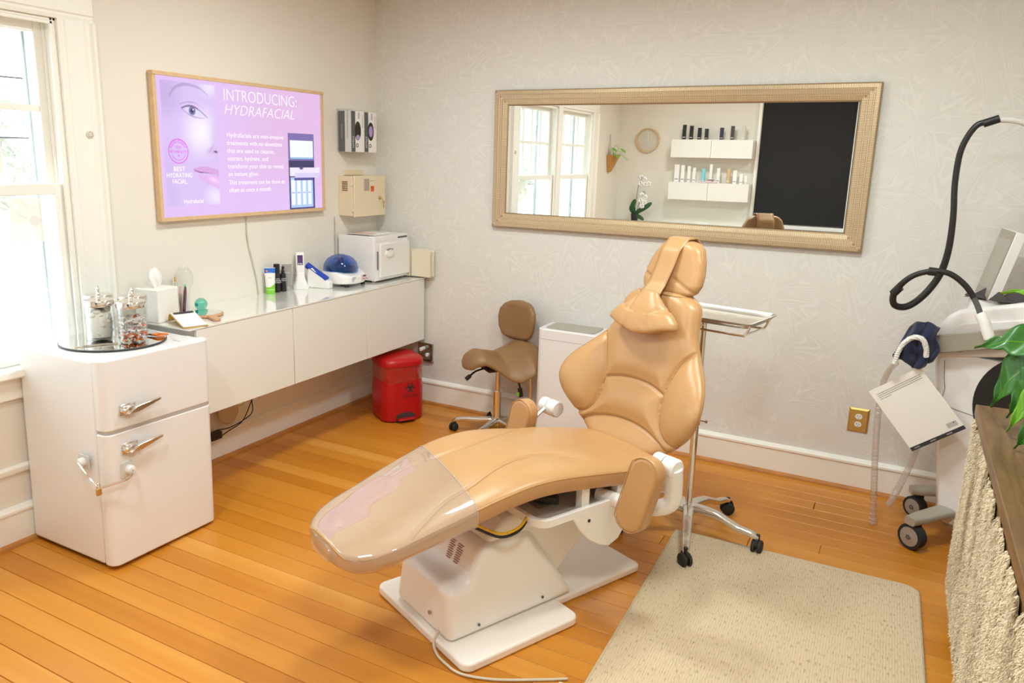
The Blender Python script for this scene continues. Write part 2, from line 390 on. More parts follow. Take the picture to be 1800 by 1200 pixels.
def window(nm, y0, y1, lower_drop=0):
    """double-hung sash window in wall x=0; y0<y1"""
    w = bpy.data.objects.new(nm, None); COL.objects.link(w); w.location = (0, (y0+y1)/2, ZS); w['kind'] = 'structure'
    def part(n, bm, m, par=w, **k):
        bmesh.ops.translate(bm, verts=bm.verts, vec=-w.location); return obj(n, bm, m, par, **k)
    b = bm_new()
    t = .012
    for (a0, a1) in ((y0, y0+t), (y1-t, y1)): box(b, -.2, 0.0, a0, a1, ZS, ZH)
    box(b, -.2, 0.0, y0, y1, ZH-t, ZH); box(b, -.2, -.0, y0, y1, ZS, ZS+.03)
    # parting and stop beads
    for (a0, a1) in ((y0+t, y0+t+.012), (y1-t-.012, y1-t)): box(b, -.012, 0.0, a0, a1, ZS, ZH); box(b, -.062, -.055, a0, a1, ZS, ZH)
    box(b, -.012, 0, y0+t, y1-t, ZH-t-.012, ZH-t)
    part('window_frame', b, TRIM, bevel=.002)
    def sash(xc, z0, z1, gy0, gy1, gz0, gz1, nx, nz, nm2):
        b = bm_new(); d = .018; yy0, yy1 = y0+t+.004, y1-t-.004
        box(b, xc-d, xc+d, yy0, gy0, z0, z1); box(b, xc-d, xc+d, gy1, yy1, z0, z1)
        box(b, xc-d, xc+d, gy0, gy1, z0, gz0); box(b, xc-d, xc+d, gy0, gy1, gz1, z1)
        s = part(nm2, b, TRIM, bevel=.003)
        pw = (gy1-gy0)/nx; ph = (gz1-gz0)/nz
        if nx*nz > 1:
            b = bm_new()
            for i in range(1, nx): box(b, xc-.012, xc+.012, gy0+pw*i-.011, gy0+pw*i+.011, gz0, gz1)
            for j in range(1, nz): box(b, xc-.013, xc+.013, gy0, gy1, gz0+ph*j-.012, gz0+ph*j+.012)
            part('muntin_bars', b, TRIM, s, bevel=.002)
        for i in range(nx):
            for j in range(nz):
                b = bm_new(); box(b, xc-.002, xc+.001, gy0+pw*i, gy0+pw*(i+1), gz0+ph*j, gz0+ph*(j+1)); part('pane', b, PANE, s, smooth=False)
    sash(-.080, 1.42, ZH-t, y0+.055, y1-.055, 1.46, 2.045, 4, 2, 'upper_sash')
    sash(-.036, ZS+.035, 1.455, y0+.055, y1-.055, ZS+.09, 1.412, 1, 1, 'lower_sash')
    b = bm_new(); box(b, -.22, -.2, y0-.10, y0+.02, ZS-.05, ZH+.1); box(b, -.22, -.2, y1-.02, y1+.10, ZS-.05, ZH+.1); box(b, -.22, -.2, y0+.02, y1-.02, ZH-.02, ZH+.1)
    part('outer_casing', b, mat('exterior_paint', (.33, .38, .40), .6))
    return w
window('window_1', *O1); window('window_2', *O2)
# casing round both openings, stool and apron
def casing_prof(yo, yi):   # section in (x,y) from inner edge yi to outer edge yo
    s = 1 if yo > yi else -1; w = abs(yo-yi)
    return [(0, yi), (.014, yi), (.016, yi+s*.012), (.013, yi+s*.016), (.013, yi+s*.024), (.018, yi+s*.030), (.018, yo-s*.050), (.014, yo-s*.046), (.020, yo-s*.038), (.020, yo-s*.026), (.016, yo-s*.022), (.028, yo-s*.012), (.028, yo), (0, yo)]
CO = -1.945
b = bm_new(); prism(b, casing_prof(CO, O1[1]), ZS, ZH+.0, 'z'); struct('trim_4', b, TRIM, ang=20)
b = bm_new(); prism(b, casing_prof(O2[0]-.155, O2[0]), ZS, ZH+.0, 'z'); struct('trim_5', b, TRIM, ang=20)
b = bm_new(); prism(b, [(0, O1[0]), (.016, O1[0]+.0), (.018, O1[0]-.02), (.018, O2[1]+.02), (.016, O2[1]), (0, O2[1])], ZS, ZH, 'z'); struct('trim_6', b, TRIM, ang=20)
b = bm_new(); prism(b, [(x, z-O1[1]+ZH) for x, z in casing_prof(CO, O1[1])], O2[0]-.155, CO, 'y'); struct('trim_7', b, TRIM, ang=20)
b = bm_new(); box(b, 0, .062, O2[0]-.19, CO+.03, .705, .742); struct('trim_8', b, TRIM, bevel=.008)
b = bm_new(); box(b, 0, .018, O2[0]-.155, CO, .61, .705); struct('trim_9', b, TRIM, bevel=.004)
# black roller blind over the front-wall window (seen in the mirror)
w3 = bpy.data.objects.new('window_3', None); COL.objects.link(w3); w3.location = (2.05, YD, .98); w3['kind'] = 'structure'
b = bm_new(); box(b, -.50, -.47, 0, .05, -.03, 1.35); box(b, .45, .50, 0, .05, -.03, 1.35); box(b, -.50, .50, 0, .05, 1.30, 1.38); box(b, -.53, .53, 0, .06, -.05, -.01)
obj('window_frame', b, TRIM, w3, bevel=.003)
b = bm_new(); grid(b, lambda u, v: (-.465+.91*u, .022+.004*math.sin(v*9+u*3), 0+1.29*v), 10, 16); obj('roller_blind', b, BLIND, w3)
b = bm_new(); box(b, .443, .452, 0.0, .048, 0, 1.3); obj('blind_track', b, DARKEDGE, w3)
# ceiling lamps
for (lx, ly), wl_ in zip(LAMPS, ('over the cabinets side near the back wall', 'over the plant side near the back wall', 'near the windows and front wall', 'over the camera side near the front wall')):
    t = thing('ceiling_lamp', 'round flush ceiling lamp '+wl_, 'lamp', (lx, ly, HC), 0, 'flush lamps on the ceiling')
    b = bm_new(); lathe(b, [(.05, 0), (.19, 0), (.195, -.012), (.18, -.02), (.05, -.02)], 32); obj('lamp_rim', b, CHROME, t)
    b = bm_new(); lathe(b, [(.02, -.012), (.175, -.012), (.172, -.0165), (.10, -.0215), (.001, -.023)], 32); obj('diffuser', b, mat('lamp_glow', (1, 1, 1), .5, emit=(1, .88, .70), es=6), t)
# ------------------------------------------------------------------ outside the windows
b = bm_new(); box(b, -40, -.6, -40, 30, -3.2, -3.0); tag(obj('street_ground', b, mat('pale_concrete', (.55, .54, .52), .9, var=.1, vscale=1)), 'pale paved ground outside the window', 'ground', kind='structure')
h = thing('neighbour_house', 'pale house with a low roof outside beyond the trees', 'building', (-18, 6, -3))
b = bm_new(); box(b, -3, 3, -7, 9, 0, 3.2); obj('wall', b, mat('house_siding', (.72, .73, .74), .8), h, smooth=False)
b = bm_new(); prism(b, [(-3.4, 3.2), (3.4, 3.2), (0, 4.1)], -7.5, 9.5, 'y'); obj('roof', b, mat('house_roof', (.42, .42, .44), .8), h, smooth=False)
HW = mat('house_window', (.2, .25, .3), .2)
for yy in (-5, -2, 1, 4): b = bm_new(); box(b, 3.0, 3.03, yy, yy+1.0, 1.2, 2.5); obj('window', b, HW, h, smooth=False)
def tree(x, y, hgt, label, sd):
    t = thing('street_tree', label, 'tree', (x, y, -3.0), 0)
    R = random.Random(sd); b = bm_new(); tips = []
    tube(b, [(0, 0, 0), (.05, .05, hgt*.3), (0, .1, hgt*.55)], lambda k: .16-.07*k, 8)
    def br(p, d, L_, r, lv):
        q = [p]; dd = d.copy()
        for k in range(3):
            dd = (dd+Vector((R.uniform(-.3, .3), R.uniform(-.3, .3), R.uniform(-.05, .25)))).normalized(); q.append(q[-1]+dd*L_/3)
        tube(b, q, lambda k: r*(1-.6*k)+.003, 5, n=2); tips.extend(q[1:])
        if lv: [br(q[-1-(k % 2)], (dd+Vector((R.uniform(-1, 1), R.uniform(-1, 1), R.uniform(-.3, .6)))).normalized(), L_*.62, r*.5, lv-1) for k in range(4)]
    for k in range(7):
        a = k*2.4; br(Vector((0, .1, hgt*(.35+.03*k))), Vector((math.cos(a), math.sin(a), .75)).normalized(), hgt*.27, .06, 2)
    obj('trunk', b, mat('bark_'+str(sd), (.34, .31, .28), .9), t)
    vs, fs = [], []
    for tp in tips:
        for k in range(16):
            c = tp+Vector((R.gauss(0, .22), R.gauss(0, .22), R.gauss(0, .18))); u = Vector((R.uniform(-1, 1), R.uniform(-1, 1), R.uniform(-1, 1))).normalized(); w = u.orthogonal().normalized()
            s = R.uniform(.035, .07); i = len(vs); vs += [c-u*s, c+w*s*.5, c+u*s, c-w*s*.5]; fs.append((i, i+1, i+2, i+3))
    o = obj('foliage', (vs, [], fs), mat('tree_leaf_'+str(sd), (.42, .50, .36), .7), t); o['kind'] = 'stuff'
tree(-6.0, 2.6, 6.6, 'leafy tree outside the window nearest the counter', 5)
tree(-10.5, 9.8, 7.0, 'taller leafy tree farther down the street outside', 9)
tree(-6.5, -12, 5.2, 'smaller leafy tree outside, seen in the mirror through the window', 12)
for k, (zz, dx) in enumerate(((1.75, 0), (2.15, .3), (2.6, .2))):
    b = bm_new(); tube(b, [(-2.6+dx, -12, zz+.2), (-2.7+dx, -2, zz-.1), (-3.0+dx, 9, zz+.2)], .006, 5)
    tag(obj('utility_cable', b, BLACK), ['lowest overhead cable outside the window', 'middle overhead cable outside the window', 'highest overhead cable outside the window'][k], 'cable', 'overhead cables outside')
# ------------------------------------------------------------------ refrigerator
fr = thing('mini_fridge', 'white two-door retro mini fridge with chrome handles under the window', 'fridge', (.03, -2.165, .012))
fr.rotation_euler = (math.radians(-1.0), 0, 0)
fw_, fd, fh = .505, .455, .818
b = bm_new(); box(b, 0, fd, -fw_/2+.002, fw_/2-.002, 0, fh); obj('body', b, FRIDGE_M, fr, bevel=.012, seg=3)
def fdoor(z0, z1, nm):
    b = bm_new(); prism(b, rrect(fd+.006, fd+.062, -fw_/2, fw_/2, .034, 8, (1, 0, 0, 1)), z0, z1, 'z')
    return obj(nm, b, FRIDGE_M, fr, bevel=.007, seg=4)
du = fdoor(.548, fh+.006, 'freezer_door'); dl = fdoor(.002, .538, 'door')
b = bm_new(); prism(b, rrect(fd+.012, fd+.060, -fw_/2+.004, fw_/2-.004, .03, 8, (1, 0, 0, 1)), .530, .556, 'z'); obj('door_gasket', b, mat('gasket_grey', (.45, .43, .42), .6), fr)
b = bm_new(); box(b, .02, fd-.02, -fw_/2+.02, fw_/2-.02, -.012, 0); obj('foot', b, BLACK, fr)
b = bm_new(); prism(b, rrect(fd-.05, fd+.03, fw_/2-.10, fw_/2-.025, .01), fh, fh+.007); obj('hinge_cover', b, FRIDGE_M, fr, bevel=.002)
for par, zc in ((du, .622), (dl, .468)):
    b = bm_new(); y0 = -.155
    lathe(b, [(.012, fd+.060), (.017, fd+.064), (.017, fd+.082), (.013, fd+.088), (.001, fd+.090)], 28, (0, y0, zc), 'x')
    for v in b.verts: v.co.y = y0+(v.co.y-y0)*2.0
    box(b, fd+.060, fd+.066, y0-.034, y0+.034, zc-.021, zc+.021)
    obj('handle_mount', b, CHROME, par, bevel=.0015)
    b = bm_new(); prism(b, [(y0-.02, zc-.010), (y0+.025, zc-.013), (y0+.125, zc+.012), (y0+.130, zc+.018), (y0+.126, zc+.0215), (y0+.02, zc+.012)], fd+.082, fd+.097, 'x'); obj('handle', b, CHROME, par, bevel=.003)
# cable lock across the door edge (the pads are stuck to the fridge)
lk = thing('cable_lock', 'small white cable lock with brass padlock on the fridge door edge', 'lock', (.45, -2.42, .43))
def L3(*p): return tuple(Vector(p)-lk.location)
b = bm_new(); prism(b, rrect(.395, .455, .408, .463, .004), -2.4245, -2.4190, 'y'); bmesh.ops.translate(b, verts=b.verts, vec=-lk.location); obj('side_pad', b, mat('pad_grey', (.62, .62, .60), .4), lk, bevel=.001)
b = bm_new(); lathe(b, [(.018, 0), (.018, -.012), (.014, -.02), (.006, -.022)], 20, L3(.425, -2.4245, .435), 'y'); obj('side_anchor', b, PLAST, lk)
b = bm_new(); prism(b, [(-2.338+dy, .398+dz) for dy, dz in rrect(-.022, .030, -.030, .032, .004)], .547, .551, 'x'); bmesh.ops.translate(b, verts=b.verts, vec=-lk.location); obj('front_pad', b, mat('pad_grey2', (.68, .68, .65), .4), lk, bevel=.001)
b = bm_new(); lathe(b, [(.018, 0), (.018, .012), (.014, .02), (.006, .022)], 20, L3(.551, -2.325, .398), 'x'); obj('front_anchor', b, PLAST, lk)
b = bm_new(); tube(b, [L3(.425, -2.445, .435), L3(.50, -2.462, .41), L3(.545, -2.458, .375)], .0045, 8); tube(b, [L3(.572, -2.325, .398), L3(.600, -2.37, .385), L3(.56, -2.45, .372)], .0045, 8); obj('cable', b, CHROME, lk)
b = bm_new(); prism(b, [L3(0, -2.462, .365)[1:], L3(0, -2.442, .365)[1:], L3(0, -2.442, .338)[1:], L3(0, -2.462, .338)[1:]], .09, .10, 'x'); obj('padlock', b, BRASS, lk, bevel=.002)
b = bm_new(); tube(b, [(.095, -.038, -.065), (.095, -.038, -.052), (.095, -.032, -.046), (.095, -.026, -.052), (.095, -.026, -.065)], .002, 6); obj('shackle', b, CHROME, lk)

# ------------------------------------------------------------------ wall cabinets with glass worktop
for k, (ya, yb) in enumerate(((-1.842, -1.240), (-1.237, -.636), (-.633, -.030))):
    c = thing('wall_cabinet', ['white floating wall cabinet nearest the fridge', 'white floating wall cabinet in the middle of the row of three', 'white floating wall cabinet nearest the corner, above the red bin'][k], 'cabinet', (0, (ya+yb)/2, .437), 0, 'floating cabinets along the left wall')
    h = (yb-ya)/2
    b = bm_new(); box(b, .001, .378, -h, h, 0, .400); obj('body', b, LACQ, c, bevel=.001)
    b = bm_new(); box(b, .381, .400, -h+.0005, h-.0005, .001, .399); obj('door', b, LACQ, c, bevel=.002)
b = bm_new(); box(b, .001, .402, -1.882, -.024, .8375, .8455); tag(obj('glass_worktop', b, mat('milk_glass', (.80, .79, .74), .04, coat=1), smooth=False, bevel=.001), 'long white glass top lying across the floating cabinets', 'worktop')

# ------------------------------------------------------------------ television with promotional slide
tv = thing('wall_television', 'framed wall television showing a lilac slide headed INTRODUCING', 'television', (0, -1.119, 1.61))
y0, y1, z0, z1 = -1.692+1.119, -.545+1.119, 1.275-1.61, 1.948-1.61
b = bm_new(); box(b, .004, .024, y0+.006, y1-.006, z0+.006, z1-.006); obj('back_shell', b, BLACK, tv)
b = bm_new()
fwid = .0175
for (a0, a1, c0, c1) in ((y0, y1, z1-fwid, z1), (y0, y1, z0, z0+fwid)): prism(b, [(a0, c0), (a1, c0), (a1, c1), (a0, c1)], .003, .038, 'x')
prism(b, [(y0, z0+fwid), (y0+fwid, z0+fwid), (y0+fwid, z1-fwid), (y0, z1-fwid)], .003, .034, 'x'); prism(b, [(y1-fwid, z0+fwid), (y1, z0+fwid), (y1, z1-fwid), (y1-fwid, z1-fwid)], .003, .034, 'x')
obj('wood_frame', b, OAKF, tv, bevel=.001)
# slide image painted per vertex
SX0, SX1, SZ0, SZ1 = -1.682, -.563, 1.288, 1.935
nu, nv = 380, 220
U, V = np.meshgrid(np.linspace(SX0, SX1, nu), np.linspace(SZ0, SZ1, nv))
def sm(a, b_, x): t = np.clip((x-a)/(b_-a), 0, 1); return t*t*(3-2*t)
def srgb(r, g, b_): return np.array([((c/255)/12.92 if c/255 <= .04045 else ((c/255+.055)/1.055)**2.4) for c in (r, g, b_)])
img = np.zeros((nv, nu, 3)); base1, base2 = srgb(222, 190, 242), srgb(222, 184, 226)
t = sm(-1.4, -.9, U)*sm(1.28, 1.6, V); img[:] = base1*(1-t[..., None])+base2*t[..., None]
def blend(mask, col): 
    global img
    img = img*(1-mask[..., None])+np.asarray(col)*mask[..., None]
ph = (U > -1.649) & (U < -1.333) & (V > 1.344) & (V < 1.913); phf = ph.astype(float)
blend(phf, srgb(214, 190, 240)); 
def ell(cx, cy, rx, ry, rot=0, soft=.5):
    dx, dy = U-cx, V-cy; c, s = math.cos(rot), math.sin(rot)
    r = np.sqrt(((dx*c+dy*s)/rx)**2+((-dx*s+dy*c)/ry)**2); return 1-sm(1-soft, 1+soft*.4, r)
blend(phf*ell(-1.63, 1.86, .10, .12, 0, 1)*.5, srgb(170, 150, 205))
blend(phf*ell(-1.43, 1.69, .11, .12, 0, 1)*.95, srgb(246, 240, 255))
blend(phf*ell(-1.37, 1.90, .06, .05, 0, 1)*.8, srgb(238, 232, 252))
blend(phf*ell(-1.36, 1.38, .07, .06, 0, 1)*.8, srgb(240, 230, 255))
blend(phf*ell(-1.62, 1.45, .05, .2, 0, 1)*.35, srgb(190, 170, 225))
blend(phf*ell(-1.345, 1.67, .035, .10, 0, 1)*.35, srgb(190, 165, 220))
blend(phf*ell(-1.37, 1.60, .045, .022, .1, .9)*.35, srgb(196, 150, 205))
blend(phf*ell(-1.345, 1.598, .016, .006, -.2, .6)*.9, srgb(70, 40, 90))
blend(phf*ell(-1.372, 1.613, .030, .008, .9, .9)*.35, srgb(150, 110, 175))
def stroke(pts, w, col, a=1.0, taper=True):
    P_ = catmull([(p[0], p[1], 0) for p in pts], 14); m_ = np.zeros_like(U)
    for i, p in enumerate(P_):
        k = i/(len(P_)-1); ww = w*(1-.65*abs(2*k-.8) if taper else 1); ww = max(ww, w*.25)
        m_ = np.maximum(m_, 1-sm(.6, 1.3, np.hypot(U-p.x, V-p.y)/ww))
    blend(phf*m_*a, col)
stroke([(-1.60, 1.845), (-1.565, 1.885), (-1.506, 1.903), (-1.43, 1.893), (-1.375, 1.862)], .009, srgb(165, 140, 185), .6)
stroke([(-1.535, 1.795), (-1.50, 1.806), (-1.46, 1.802), (-1.42, 1.782), (-1.385, 1.757)], .006, srgb(90, 70, 120), .9)
stroke([(-1.545, 1.812), (-1.50, 1.824), (-1.45, 1.82), (-1.40, 1.795)], .004, srgb(160, 135, 190), .6)
blend(phf*ell(-1.463, 1.780, .058, .020, -.25, .4)*.9, srgb(222, 216, 245))
blend(phf*ell(-1.475, 1.785, .021, .021, 0, .25), srgb(110, 105, 165)); blend(phf*ell(-1.475, 1.785, .010, .010, 0, .3), srgb(30, 25, 60)); blend(phf*ell(-1.469, 1.791, .004, .004, 0, .3), srgb(250, 250, 255))
stroke([(-1.535, 1.792), (-1.50, 1.770), (-1.46, 1.757), (-1.42, 1.754), (-1.385, 1.757)], .0035, srgb(120, 95, 150), .6)
lipm = phf*(((V < 1.517+.010*np.sin((U+1.483)*26)) & (V > 1.500-.012*np.clip((U+1.483)*7, 0, 1)) & (U > -1.483))).astype(float)
blend(lipm*.9, srgb(214, 158, 220)); 
low = phf*((V <= 1.492-.012*np.clip((U+1.483)*5, 0, 1)) & (V > 1.492-.075*np.clip((U+1.462)*8, 0, 1)**.6) & (U > -1.462)).astype(float); blend(low*.85, srgb(226, 176, 232))
blend(low*ell(-1.365, 1.462, .04, .014, -.3, 1)*.8, srgb(245, 215, 250)); stroke([(-1.485, 1.512), (-1.45, 1.500), (-1.41, 1.497), (-1.337, 1.486)], .0035, srgb(120, 60, 130), .8)
# the device picture at the right of the slide
def rect(a0, a1, c0, c1): return ((U > a0) & (U < a1) & (V > c0) & (V < c1)).astype(float)
blend(rect(-.836, -.626, 1.288, 1.71)*(1-.0), srgb(70, 60, 120)); blend(rect(-.836, -.626, 1.53, 1.71), srgb(120, 105, 170))
blend(rect(-.836, -.626, 1.45, 1.56), srgb(52, 44, 95)); blend(rect(-.820, -.636, 1.570, 1.672), srgb(240, 248, 252)); blend(rect(-.820, -.636, 1.570, 1.580), srgb(140, 190, 235))
blend(rect(-.825, -.64, 1.30, 1.47), srgb(170, 200, 250)); 
for k in range(4): blend(rect(-.818+k*.045, -.790+k*.045, 1.315, 1.455), srgb(238, 246, 255))
for k in range(4): blend(rect(-.815+k*.045, -.793+k*.045, 1.38, 1.387), srgb(150, 165, 220))
blend(rect(-.827, -.578, 1.476, 1.522), srgb(236, 226, 252)); blend(rect(-.79, -.578, 1.468, 1.492), srgb(214, 204, 242)); blend(rect(-.795, -.64, 1.452, 1.468), srgb(80, 75, 150))
blend(ell(-.735, 1.520, .018, .010), srgb(70, 60, 110))
me = bpy.data.meshes.new('slide_image')
vv = np.stack([np.full(U.size, .0262), U.ravel()+1.119, V.ravel()-1.61], 1)
idx = np.arange(nu*nv).reshape(nv, nu); fs = np.stack([idx[:-1, :-1], idx[:-1, 1:], idx[1:, 1:], idx[1:, :-1]], -1).reshape(-1, 4)
me.from_pydata(vv.tolist(), [], fs.tolist())
ca = me.color_attributes.new('slide', 'FLOAT_COLOR', 'POINT'); ca.data.foreach_set('color', np.concatenate([img.reshape(-1, 3), np.ones((nu*nv, 1))], 1).astype(np.float32).ravel())
SCR, nt, N, L, p = nodes('lit_screen'); at = N.new('ShaderNodeVertexColor'); at.layer_name = 'slide'
p.inputs['Base Color'].default_value = (.02, .02, .02, 1); p.inputs['Roughness'].default_value = .25; L.new(at.outputs[0], p.inputs['Emission Color']); p.inputs['Emission Strength'].default_value = .98
me.materials.append(SCR); scr = bpy.data.objects.new('screen', me); COL.objects.link(scr); scr.parent = tv
WGLOW = mat('slide_text_white', (.1, .1, .1), .5, emit=(.97, .93, 1), es=1.0); MGLOW = mat('slide_text_magenta', (.1, .02, .1), .5, emit=srgb(214, 60, 214), es=1.0)
RA = (PI/2, 0, PI/2)
def tvt(nm, body, cy, cz, size, wid=None, m=WGLOW, align='CENTER', shear=0, line=1, thin=0):
    return text(nm, body, size, m, scr, (.0268, cy+1.119, cz-1.61), RA, align, shear, 1, 1, line, wid, thin)
tvt('headline', 'INTRODUCING:', -1.020, 1.873, .082, .515, thin=-.0013)
tvt('headline', 'HYDRAFACIAL', -1.033, 1.803, .074, .495, shear=.28, thin=-.0013)
for k, s in enumerate(('Hydrafacials are non-invasive', 'treatments with no downtime', 'that are used to cleanse,', 'extract, hydrate, and', 'transform your skin to reveal', 'an instant glow.')):
    tvt('body_text', s, -1.272, 1.682-k*.0385, .032, [.40, .39, .33, .28, .395, .21][k], align='LEFT')
for k, s in enumerate(('This treatment can be done as', 'often as once a month.')): tvt('body_text', s, -1.272, 1.447-k*.038, .032, [.40, .30][k], align='LEFT')
for k, (s, w_) in enumerate((('BEST', .065), ('HYDRATING', .145), ('FACIAL.', .085))): tvt('award_text', s, -1.569, 1.514-k*.029, .030, w_)
tvt('slide_footer', 'Hydrafacial', -1.495, 1.362, .030, .115)
b = bm_new()
for r_, w_ in ((.055, .0018), (.041, .0012)):
    for k in range(48):
        if r_ == .041 and k in (0, 1, 2, 22, 23, 24, 25, 26, 46, 47): continue
        a, a2 = 2*PI*k/48, 2*PI*(k+1)/48; q = [((r_+s*w_)*math.cos(x), (r_+s*w_)*math.sin(x)) for s, x in ((-1, a), (1, a), (1, a2), (-1, a2))]
        b.faces.new([b.verts.new((.0268, -1.568+1.119+c, 1.597-1.61+d)) for c, d in q])
obj('award_badge', b, MGLOW, scr, smooth=False)
tvt('badge_text', '2024', -1.568, 1.615, .018, .032, MGLOW); tvt('badge_text', 'NEWBEAUTY', -1.568, 1.594, .019, .100, MGLOW); tvt('badge_text', '\u2605', -1.568, 1.576, .014, None, MGLOW)
for word, a0, sgn in (('AWARD WINNER', 2.75, -1),):
    for k, ch in enumerate(word):
        a = a0-k*.213
        if ch != ' ': text('badge_text', ch, .014, MGLOW, scr, (.0268, -1.568+1.119+.048*math.cos(a), 1.597-1.61+.048*math.sin(a)), (PI/2, -(a-PI/2), PI/2))
tp = thing('television_power_cord', 'thin white power cord hanging below the television', 'cord', (0, -1.12, .846))
b = bm_new(); tube(b, [(.008, -.026, .432), (.008, -.024, .30), (.008, .005, .18), (.007, .030, .08), (.006, .040, .0)], .0028, 6); obj('cord', b, mat('cord_grey', (.55, .52, .46), .5), tp)
w2 = thing('charger_cord', 'thin vertical grey cord on the wall behind the centrifuge', 'cord', (0, -.42, .9)); b = bm_new(); tube(b, [(.006, -.01, .33), (.006, -.01, .1), (.006, 0, -.05)], .0022, 6); obj('cord', b, GREYP, w2)

# ------------------------------------------------------------------ treatment chair
CA = -math.radians(24.83)
cr_, cu_ = Vector((.9075, -.42, 0)), Vector((.42, .9075, 0))
def cw(t, s, z=0): return cr_*(2.48+t)+cu_*s+Vector((0, 0, z))
ch = thing('treatment_chair', 'tan leather reclining treatment chair on a white pedestal in the room centre', 'chair', cw(0, -.8), math.atan2(-.42, .9075))
S0 = -.8
wid = lerpf([(-1.535, .07), (-1.525, .115), (-1.50, .158), (-1.46, .190), (-1.40, .210), (-1.2, .238), (-1.0, .262), (-.8, .272), (-.5, .270), (-.32, .250), (-.24, .215), (-.21, .17)])
topz = lerpf([(-1.535, .440), (-1.50, .452), (-1.45, .466), (-1.38, .485), (-1.2, .532), (-1.08, .563), (-.98, .583), (-.88, .590), (-.80, .586), (-.66, .566), (-.5, .540), (-.35, .512), (-.2, .492)])
thk = lerpf([(-1.535, .050), (-1.50, .068), (-1.4, .080), (-1.1, .088), (-.3, .088), (-.2, .06)])
def smooth1(fn, w=.03): return lambda s: (fn(s-w)+2*fn(s)+fn(s+w))/4
topz = smooth1(topz, .05)
def polydist(x, y, pts):
    d = 9
    for (x0, y0), (x1, y1) in zip(pts, pts[1:]):
        dx, dy = x1-x0, y1-y0; k = max(0, min(1, ((x-x0)*dx+(y-y0)*dy)/(dx*dx+dy*dy+1e-9)))
        d = min(d, math.hypot(x-x0-dx*k, y-y0-dy*k))
    return d
def cm2(pts, n=8): return [(p.x, p.y) for p in catmull([(a, b_, 0) for a, b_ in pts], n)]
SEAT_SEAMS = [cm2([(-.19, -1.36), (-.165, -1.26), (-.14, -1.15), (-.105, -1.02), (-.10, -.88), (-.155, -.73), (-.227, -.604), (-.255, -.56)]),
              cm2([(.205, -1.34), (.174, -1.258), (.149, -1.179), (.143, -1.076), (.118, -.965), (.100, -.867), (.100, -.73), (.14, -.64)])]
def seat_pt(s, a, off=0):
    """a = angle round the section; a=0 right edge, pi/2 top"""
    w = wid(s)+off; th = thk(s)+2*off; zc = topz(s)-thk(s)/2
    c, sn = math.cos(a), math.sin(a); n_ = 4.8
    t = w*c; z = (th/2)*math.copysign((max(0, 1-abs(c)**n_))**(1/n_), sn)
    if sn > 0:
        z += .010*(1-(t/w)**2)*min(1, th/.08)-.006
        if off == 0:
            d = min(polydist(t, s, sm_) for sm_ in SEAT_SEAMS); z -= .0065*math.exp(-(d/.007)**2)-.004*(1-math.exp(-(d/.05)**2))
    return (t, s-S0, zc+z)
ss = [-1.535, -1.531, -1.522, -1.512, -1.50]+list(np.linspace(-1.485, -.26, 230))+[-.245, -.23, -.218, -.21]
angs = [PI*k/190 for k in range(190)]+[PI+PI*k/30 for k in range(30)]
angs = [a - .16*math.sin(2*a)*0 for a in angs]
b = bm_new(); rings = [[b.verts.new(seat_pt(s, a)) for a in angs] for s in ss]
for A, B in zip(rings, rings[1:]):
    for k in range(len(angs)): b.faces.new((A[k], A[(k+1) % len(angs)], B[(k+1) % len(angs)], B[k]))
b.faces.new(rings[0][::-1]); b.faces.new(rings[-1])
seat = obj('seat', b, LEATHER, ch, ang=70)
b = bm_new(); lst = [s for s in ss if -1.53 <= s <= -.24][::3]
def rim(s, sg, dz=.0):
    p = Vector(seat_pt(s, PI*.06 if sg > 0 else PI*.94, .0015)); return (p.x, p.y, p.z+dz)
pipe = [rim(s, 1) for s in lst[::-1]]+[(wid(-1.53)*.55, -1.536-S0, .455), (-wid(-1.53)*.55, -1.536-S0, .455)]+[rim(s, -1) for s in lst]
tube(b, pipe, .0030, 6, n=2); obj('piping', b, STITCH, seat)
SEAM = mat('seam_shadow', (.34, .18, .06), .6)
for q in SEAT_SEAMS:
    b = bm_new(); tube(b, [(x, y-S0, Vector(seat_pt(y, math.acos(max(-1, min(1, x/wid(y))))))[2]-.0002) for x, y in q[::2]], .0016, 5, n=2); obj('seam', b, SEAM, seat)
# clear vinyl foot cover
cs = [s for s in np.linspace(-1.545, -1.08, 60)]
b = bm_new(); N_ = 72; rings = []
for i, s in enumerate(cs):
    se = max(s, -1.533); ring = []
    for k in range(N_):
        a = 2*PI*k/N_; skew = -.05*math.cos(a)*max(0, (s+1.45)/.37)
        p = Vector(seat_pt(se+skew, a, .0045)); p.z += .0004*math.sin(9*a+s*30)*(1 if i > 4 else 0)
        if s < -1.533: p.y = s-S0; p.x *= .75; p.z = (p.z-.415)*.8+.415
        ring.append(b.verts.new(p))
    rings.append(ring)
for A, B in zip(rings, rings[1:]):
    for k in range(N_): b.faces.new((A[k], A[(k+1) % N_], B[(k+1) % N_], B[k]))
b.faces.new(rings[0][::-1])
ft = obj('foot_cover', b, VINYL, ch, ang=80)
b = bm_new(); rr_ = [tuple(v) for v in [Vector(seat_pt(-1.08-.05*math.cos(2*PI*k/60), 2*PI*k/60, .006)) for k in range(61)]]; tube(b, rr_, .0022, 6, n=1)
obj('hem', b, VINYL, ft)
